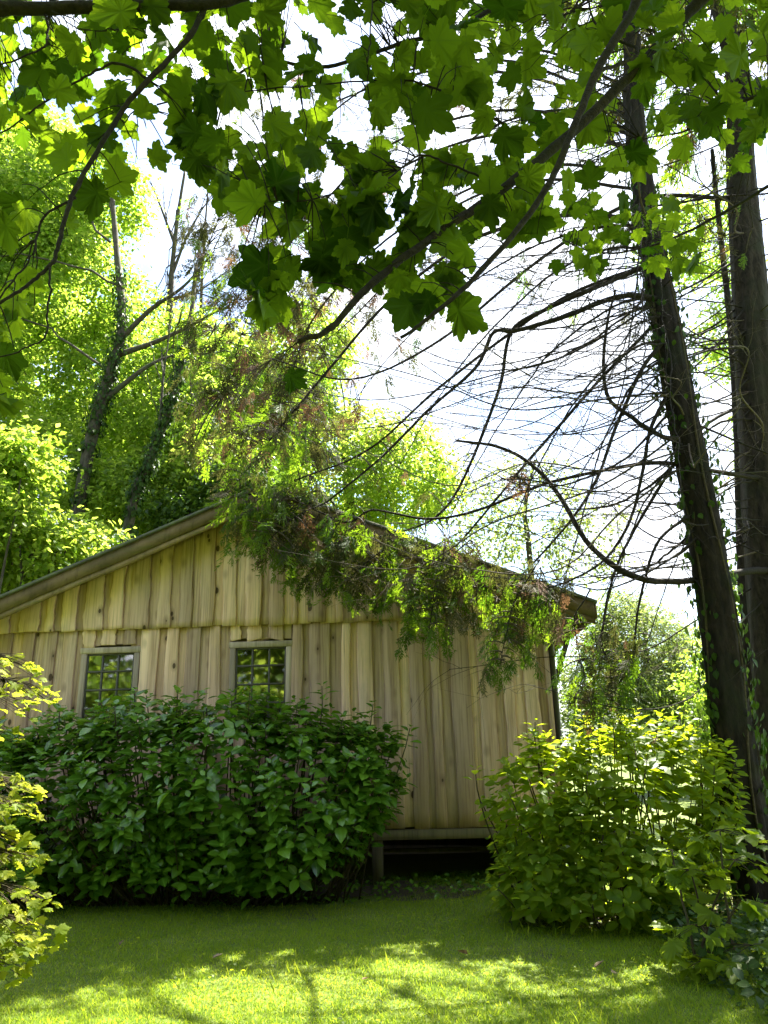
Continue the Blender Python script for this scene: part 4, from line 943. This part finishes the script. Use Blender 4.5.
b.add(V, [np.arange(3 * n).reshape(-1, 3)], np.repeat(np.clip(.25 * pat + .25 * pat2 + .5 * rng.random(n), 0, .99), 3)); o = b.build('lawn_grass', M['grass'], kind='stuff'); tag(o, 'short mossy lawn in front of the cabin', 'grass')
n = 5200; y = 3.4 + 4.9 * rng.random(n); x = rng.uniform(-.6, .55, n) * (y + .5); m_ = (np.sin(x * 2.3 + 1.1) * np.sin(y * 2.9 + .6) + .3 * rng.normal(size=n)) > .25; x = x[m_]; y = y[m_]; n = len(x)
b = MB(); b.inst(tpl_ovate(.42, .1, .08), frames(rand_unit(n) * .5 + [0, 0, 1], rand_unit(n) * [1, 1, .3]), .022 * rng.uniform(.6, 1.5, n), np.stack([x, y, gz(x, y) + rng.uniform(.012, .04, n)], 1), rng.uniform(0, .99, n))
tag(b.build('lawn_clover', M['hydrangea2'], kind='stuff'), 'small clover leaves scattered through the lawn', 'ground cover')
n = 5200; y = 3.4 + 4.9 * rng.random(n); x = rng.uniform(-.6, .55, n) * (y + .5); m_ = (np.sin(x * 1.7) * np.sin(y * 3.7 + 2) + .5 * rng.normal(size=n)) > 1.0; x = x[m_]; y = y[m_]; n = len(x)
b = MB(); b.inst(tpl_kite(.05, .02), frames(rand_unit(n) * [1, 1, .2], rand_unit(n) * .5 + [0, 0, 1]), .085 * rng.uniform(.5, 1.3, n), np.stack([x, y, gz(x, y)], 1), rng.uniform(0, .99, n))
tag(b.build('lawn_tufts', M['grass'], kind='stuff'), 'longer grass tufts standing above the lawn', 'grass')
# a few fallen leaves on the lawn
FL = tpl_mesh('fallen_leaf', tpl_ovate(.3, -.3, .2), M['litter'])
for k, (px, py, lab) in enumerate(((119, 949, 'brown fallen leaf lying on the left part of the lawn'), (617, 977, 'curled fallen leaf on the lawn before the bright bush'), (468, 958, 'small dry leaf on the lawn below the crawl space'), (362, 984, 'brown dry leaf where the sunlit strip of lawn begins'), (212, 962, 'tan dry leaf in the shaded lawn below the wide bush'), (594, 972, 'tiny dark leaf beside the curled fallen leaf'))):
    d = ray(px, py); Yg = 6.0
    for _ in range(20): P_ = EYE + d * (Yg / d[1]); Yg *= (1.5 - float(gz(P_[0], P_[1]))) / max(1e-3, 1.5 - P_[2])
    o = link_mesh('fallen_leaf', FL, None, (P_[0], P_[1], float(gz(P_[0], P_[1])) + .025), np.eye(3), .06 + .015 * (k % 3)); o.rotation_euler = (rng.normal() * .3, rng.normal() * .3, rng.uniform(0, 6)); tag(o, lab, 'leaf')

# ================================================================== SYCAMORES OVERHEAD
def sycamore(name, label, base, trunk_pts, tr, branches, zones, n_obj):
    base = np.array([base[0], base[1], float(gz(base[0], base[1]))]); root = empty(name, base, label, 'tree', 'sycamores overhead')
    P = spline(np.vstack([base - [0, 0, .2], trunk_pts]), 10); b = MB(); b.tube(P, np.linspace(tr, tr * .35, len(P)), 14, bump=.03); b.build('trunk', M['bark_grey'], root, base, True)
    bl = []
    for pts, r0, r1 in branches:
        Q = spline(pts, 9); n = len(Q); Q = Q + np.cumsum(rng.normal(size=(n, 3)), 0) * .006 / math.sqrt(n) * 3
        rr = np.linspace(r0, r1, n) * (1 + .12 * (np.arange(n) % 9 == 0))
        b = MB(); b.tube(Q, rr, 9, bump=.03); o = b.build('branch', M['twig'], root, base, True); bl.append((Q, o))
    AQ = np.concatenate([q for q, _ in bl]); own = np.concatenate([np.full(len(q), i) for i, (q, _) in enumerate(bl)])
    leaves = []; twm = {}
    for (x0, y0, x1, y1, Y0, Y1, n, s0, s1, skew) in zones:
        for _ in range(int(n * 1.25 + .5)):
            u, v = rng.random(2); p = at(x0 + (x1 - x0) * u, y0 + (y1 - y0) * v + skew * (u - .5), rng.uniform(Y0 + .15, Y1 + .15)); s = rng.uniform(s0, s1) * rng.choice([.62, .78, .9], p=[.25, .4, .35])
            tip = unit(np.array([rng.normal() * .6, rng.normal() * .45 - .15, -.75 + rng.normal() * .3])); nrm = unit(np.array([rng.normal() * .38, .55 + rng.normal() * .38, .75 + rng.normal() * .3]))
            Rm = frames(nrm[None], tip[None])[0]; leaves.append((p, Rm, s))
            st = p - Rm[:, 1] * s * .55 + Rm[:, 2] * s * .1
            dd = np.linalg.norm(AQ - st, axis=1); j = int(np.argmin(dd))
            if dd[j] > .02:
                i_ = own[j]
                if i_ not in twm: twm[i_] = MB()
                m_ = np.linspace(0, 1, 6)[:, None]; d = st - AQ[j]
                twm[i_].tube(AQ[j] + d * m_ + np.array([0, 0, 1]) * (.12 * dd[j] * 4 * m_ * (1 - m_)) + rng.normal(size=(6, 3)) * .012 * dd[j] * m_ * (1 - m_) * 4, np.linspace(.0028 + .0015 * min(1, dd[j]), .0013, 6), 5)
    for i_, mb in twm.items(): mb.build('twig', M['twig'], bl[i_][1], base, True, kind='stuff')
    LP = np.array([l[0] for l in leaves]); LR = np.array([l[1] for l in leaves]); LS = np.array([l[2] for l in leaves])
    pp = to_px(LP); ins = (pp[:, 0] > -40) & (pp[:, 0] < 808) & (pp[:, 1] > -60)
    order = np.argsort(np.linalg.norm(LP - EYE, axis=1) / LS); order = np.concatenate([order[ins[order]], order[~ins[order]]])
    ms = [tpl_mesh('leaf', t, M['sycamore']) for t in T_PAL]
    for i in order[:n_obj]:
        j = own[int(np.argmin(((AQ - LP[i]) ** 2).sum(1)))]; link_mesh('leaf', ms[rng.integers(9)], bl[j][1], LP[i] - base, LR[i], LS[i])
    rest = order[n_obj:]
    if len(rest):
        b = MB(); b.inst(T_PAL[0], LR[rest], LS[rest], LP[rest], rng.uniform(0, .99, len(rest))); b.build('foliage', M['sycamore'], root, base, kind='stuff')
    return root
lt = np.array([(-2.9, 1.2, 1.2), (-2.8, 1.3, 2.6), (-2.6, 1.5, 3.6), (-2.6, 1.5, 5.5)])
j0 = np.array([-2.62, 1.5, 3.6])
sycamore('sycamore_tree', 'sycamore whose dark limb crosses the upper left corner', (-3.0, 1.1), lt, .17, [
    (np.vstack([j0, T((-60, 12, 2.3), (0, 10, 2.4), (120, 7, 2.45), (200, 6, 2.5), (245, -4, 2.55), (330, -40, 2.65))]), .034, .016),
    (T((208, 4, 2.5), (190, 38, 2.48), (140, 90, 2.42), (115, 125, 2.4), (80, 185, 2.35), (62, 240, 2.3), (52, 268, 2.28), (22, 292, 2.25), (-30, 325, 2.2)), .0125, .0045),
    (T((150, 78, 2.43), (115, 62, 2.4), (80, 75, 2.4), (40, 100, 2.42), (-10, 135, 2.45)), .006, .003),
    (T((48, 10, 2.42), (48, 35, 2.4), (35, 55, 2.38), (-10, 72, 2.35)), .006, .003),
    (T((52, 268, 2.28), (53, 300, 2.26), (45, 335, 2.25), (20, 355, 2.24), (-20, 362, 2.23)), .004, .002),
    (T((75, 196, 2.36), (42, 222, 2.34), (30, 260, 2.32), (0, 300, 2.3)), .005, .003),
    (T((130, 8, 2.45), (128, 25, 2.44), (110, 33, 2.4), (80, 30, 2.38), (50, 14, 2.4)), .004, .002),
    (T((140, 5, 2.45), (145, 50, 2.5), (140, 100, 2.6)), .003, .0015)],
    [(-30, -40, 230, 70, 2.2, 3.4, 56, .11, .17, 0), (-20, 30, 150, 150, 2.2, 3.0, 30, .11, .165, 0), (100, 90, 200, 175, 2.3, 2.8, 11, .10, .15, 0), (-10, 190, 70, 230, 2.2, 2.4, 3, .11, .15, 0), (-15, 270, 60, 330, 2.3, 2.6, 6, .11, .14, 0), (-20, 340, 22, 400, 2.2, 2.4, 4, .11, .14, 0), (60, 130, 110, 200, 2.3, 2.5, 4, .11, .14, 0)], 300)
rt = np.array([(3.1, 1.0, 1.2), (3.0, 1.15, 2.6), (2.8, 1.4, 4.0), (2.7, 1.4, 6.0)])
j1 = np.array([2.8, 1.45, 4.05]); j2 = np.array([2.9, 1.2, 3.1])
sycamore('sycamore_tree', 'sycamore whose two long boughs slope across the top centre and right', (3.2, .95), rt, .17, [
    (np.vstack([j1, T((800, -110, 2.35), (745, -45, 2.6), (697, 2, 2.7), (640, 62, 2.7), (560, 140, 2.65), (500, 186, 2.6), (440, 226, 2.5), (380, 276, 2.4), (335, 322, 2.33), (304, 338, 2.3))]), .034, .0085),
    (np.vstack([j1, T((760, -150, 2.3), (680, -70, 2.4), (632, 5, 2.45), (592, 75, 2.45), (570, 130, 2.42), (545, 190, 2.4), (480, 268, 2.35), (430, 312, 2.3), (395, 338, 2.28))]), .026, .005),
    (T((505, 125, 2.7), (470, 105, 2.7), (430, 90, 2.7), (390, 85, 2.7), (300, 91, 2.7), (232, 93, 2.7)), .006, .0025),
    (np.vstack([j1, T((860, 40, 2.6), (780, 80, 3.0), (730, 100, 3.1), (690, 122, 3.1), (640, 130, 3.1))]), .016, .003),
    (T((368, -60, 2.6), (369, 20, 2.6), (366, 60, 2.6), (364, 92, 2.65)), .0045, .002),
    (np.vstack([j1, T((800, -130, 2.9), (700, -60, 3.3), (560, -30, 3.4), (470, 20, 3.3), (400, 40, 3.2), (330, 60, 3.1), (270, 55, 3.1), (215, 80, 3.0), (160, 95, 2.9))]), .02, .004),
    (T((592, 75, 2.45), (620, 62, 2.5), (640, 45, 2.55), (600, 25, 2.6), (585, -10, 2.6)), .009, .004),
    (T((500, 186, 2.6), (450, 165, 2.55), (420, 160, 2.55), (380, 190, 2.5), (330, 205, 2.45), (270, 215, 2.4)), .005, .002),
    (np.vstack([j1, T((900, 60, 3.4), (800, 160, 4.6), (720, 210, 5.0), (660, 240, 5.1), (600, 250, 5.1), (560, 235, 5.1))]), .02, .004)],
    [(190, -50, 480, 60, 2.3, 3.4, 64, .11, .17, 0), (470, -50, 790, 60, 2.4, 3.6, 70, .11, .17, 0), (190, 50, 420, 170, 2.3, 3.1, 44, .11, .165, 0), (400, 60, 560, 190, 2.4, 3.2, 26, .11, .165, 0), (560, 50, 780, 130, 2.5, 3.6, 34, .11, .16, 0),
     (195, 120, 300, 190, 2.2, 2.8, 12, .11, .16, 0), (255, 180, 370, 280, 2.2, 2.7, 26, .11, .165, 0), (350, 160, 480, 280, 2.2, 2.7, 24, .11, .16, 0), (430, 170, 560, 240, 2.3, 2.7, 14, .11, .16, 0), (370, 250, 460, 310, 2.2, 2.5, 9, .10, .15, 0),
     (232, 265, 300, 300, 2.2, 2.4, 4, .12, .16, 0), (285, 372, 300, 378, 2.2, 2.3, 1, .08, .085, 0), (540, 140, 640, 210, 2.6, 3.2, 8, .10, .15, 0), (550, 190, 700, 265, 4.4, 5.4, 46, .10, .16, 0), (640, 100, 780, 170, 2.9, 3.6, 12, .10, .15, 0)], 300)

# upper crown of the right sycamore, above the picture
root = bpy.data.objects['sycamore_tree.001']; base = np.array(root.location)
b = MB(); crown_leaves(b, [(-1.6, 4.0, 8.9, 2.0, 1.7, 1.1), (1.4, 1.2, 7.6, 3.2, 2.2, 1.5), (-2.6, 1.2, 7.6, 2.4, 2.0, 1.4), (2.5, -1.5, 6.5, 2.5, 2, 1.6)], 260, 22, .17, .45)
b.build('crown', M['sycamore'], root, base, kind='stuff')
b = MB()
for tgt in ((.6, 4.0, 8.9), (2.5, 3.5, 8.6), (-2.5, 1.5, 7.6), (1.4, 1.2, 7.8), (2.5, -1.5, 6.5), (-1.5, 4.0, 8.8)): limb(b, (2.7, 1.4, 5.4), tgt, .07, .015, .05, 12, .08)
b.build('upper_limbs', M['bark_grey'], root, base, True)
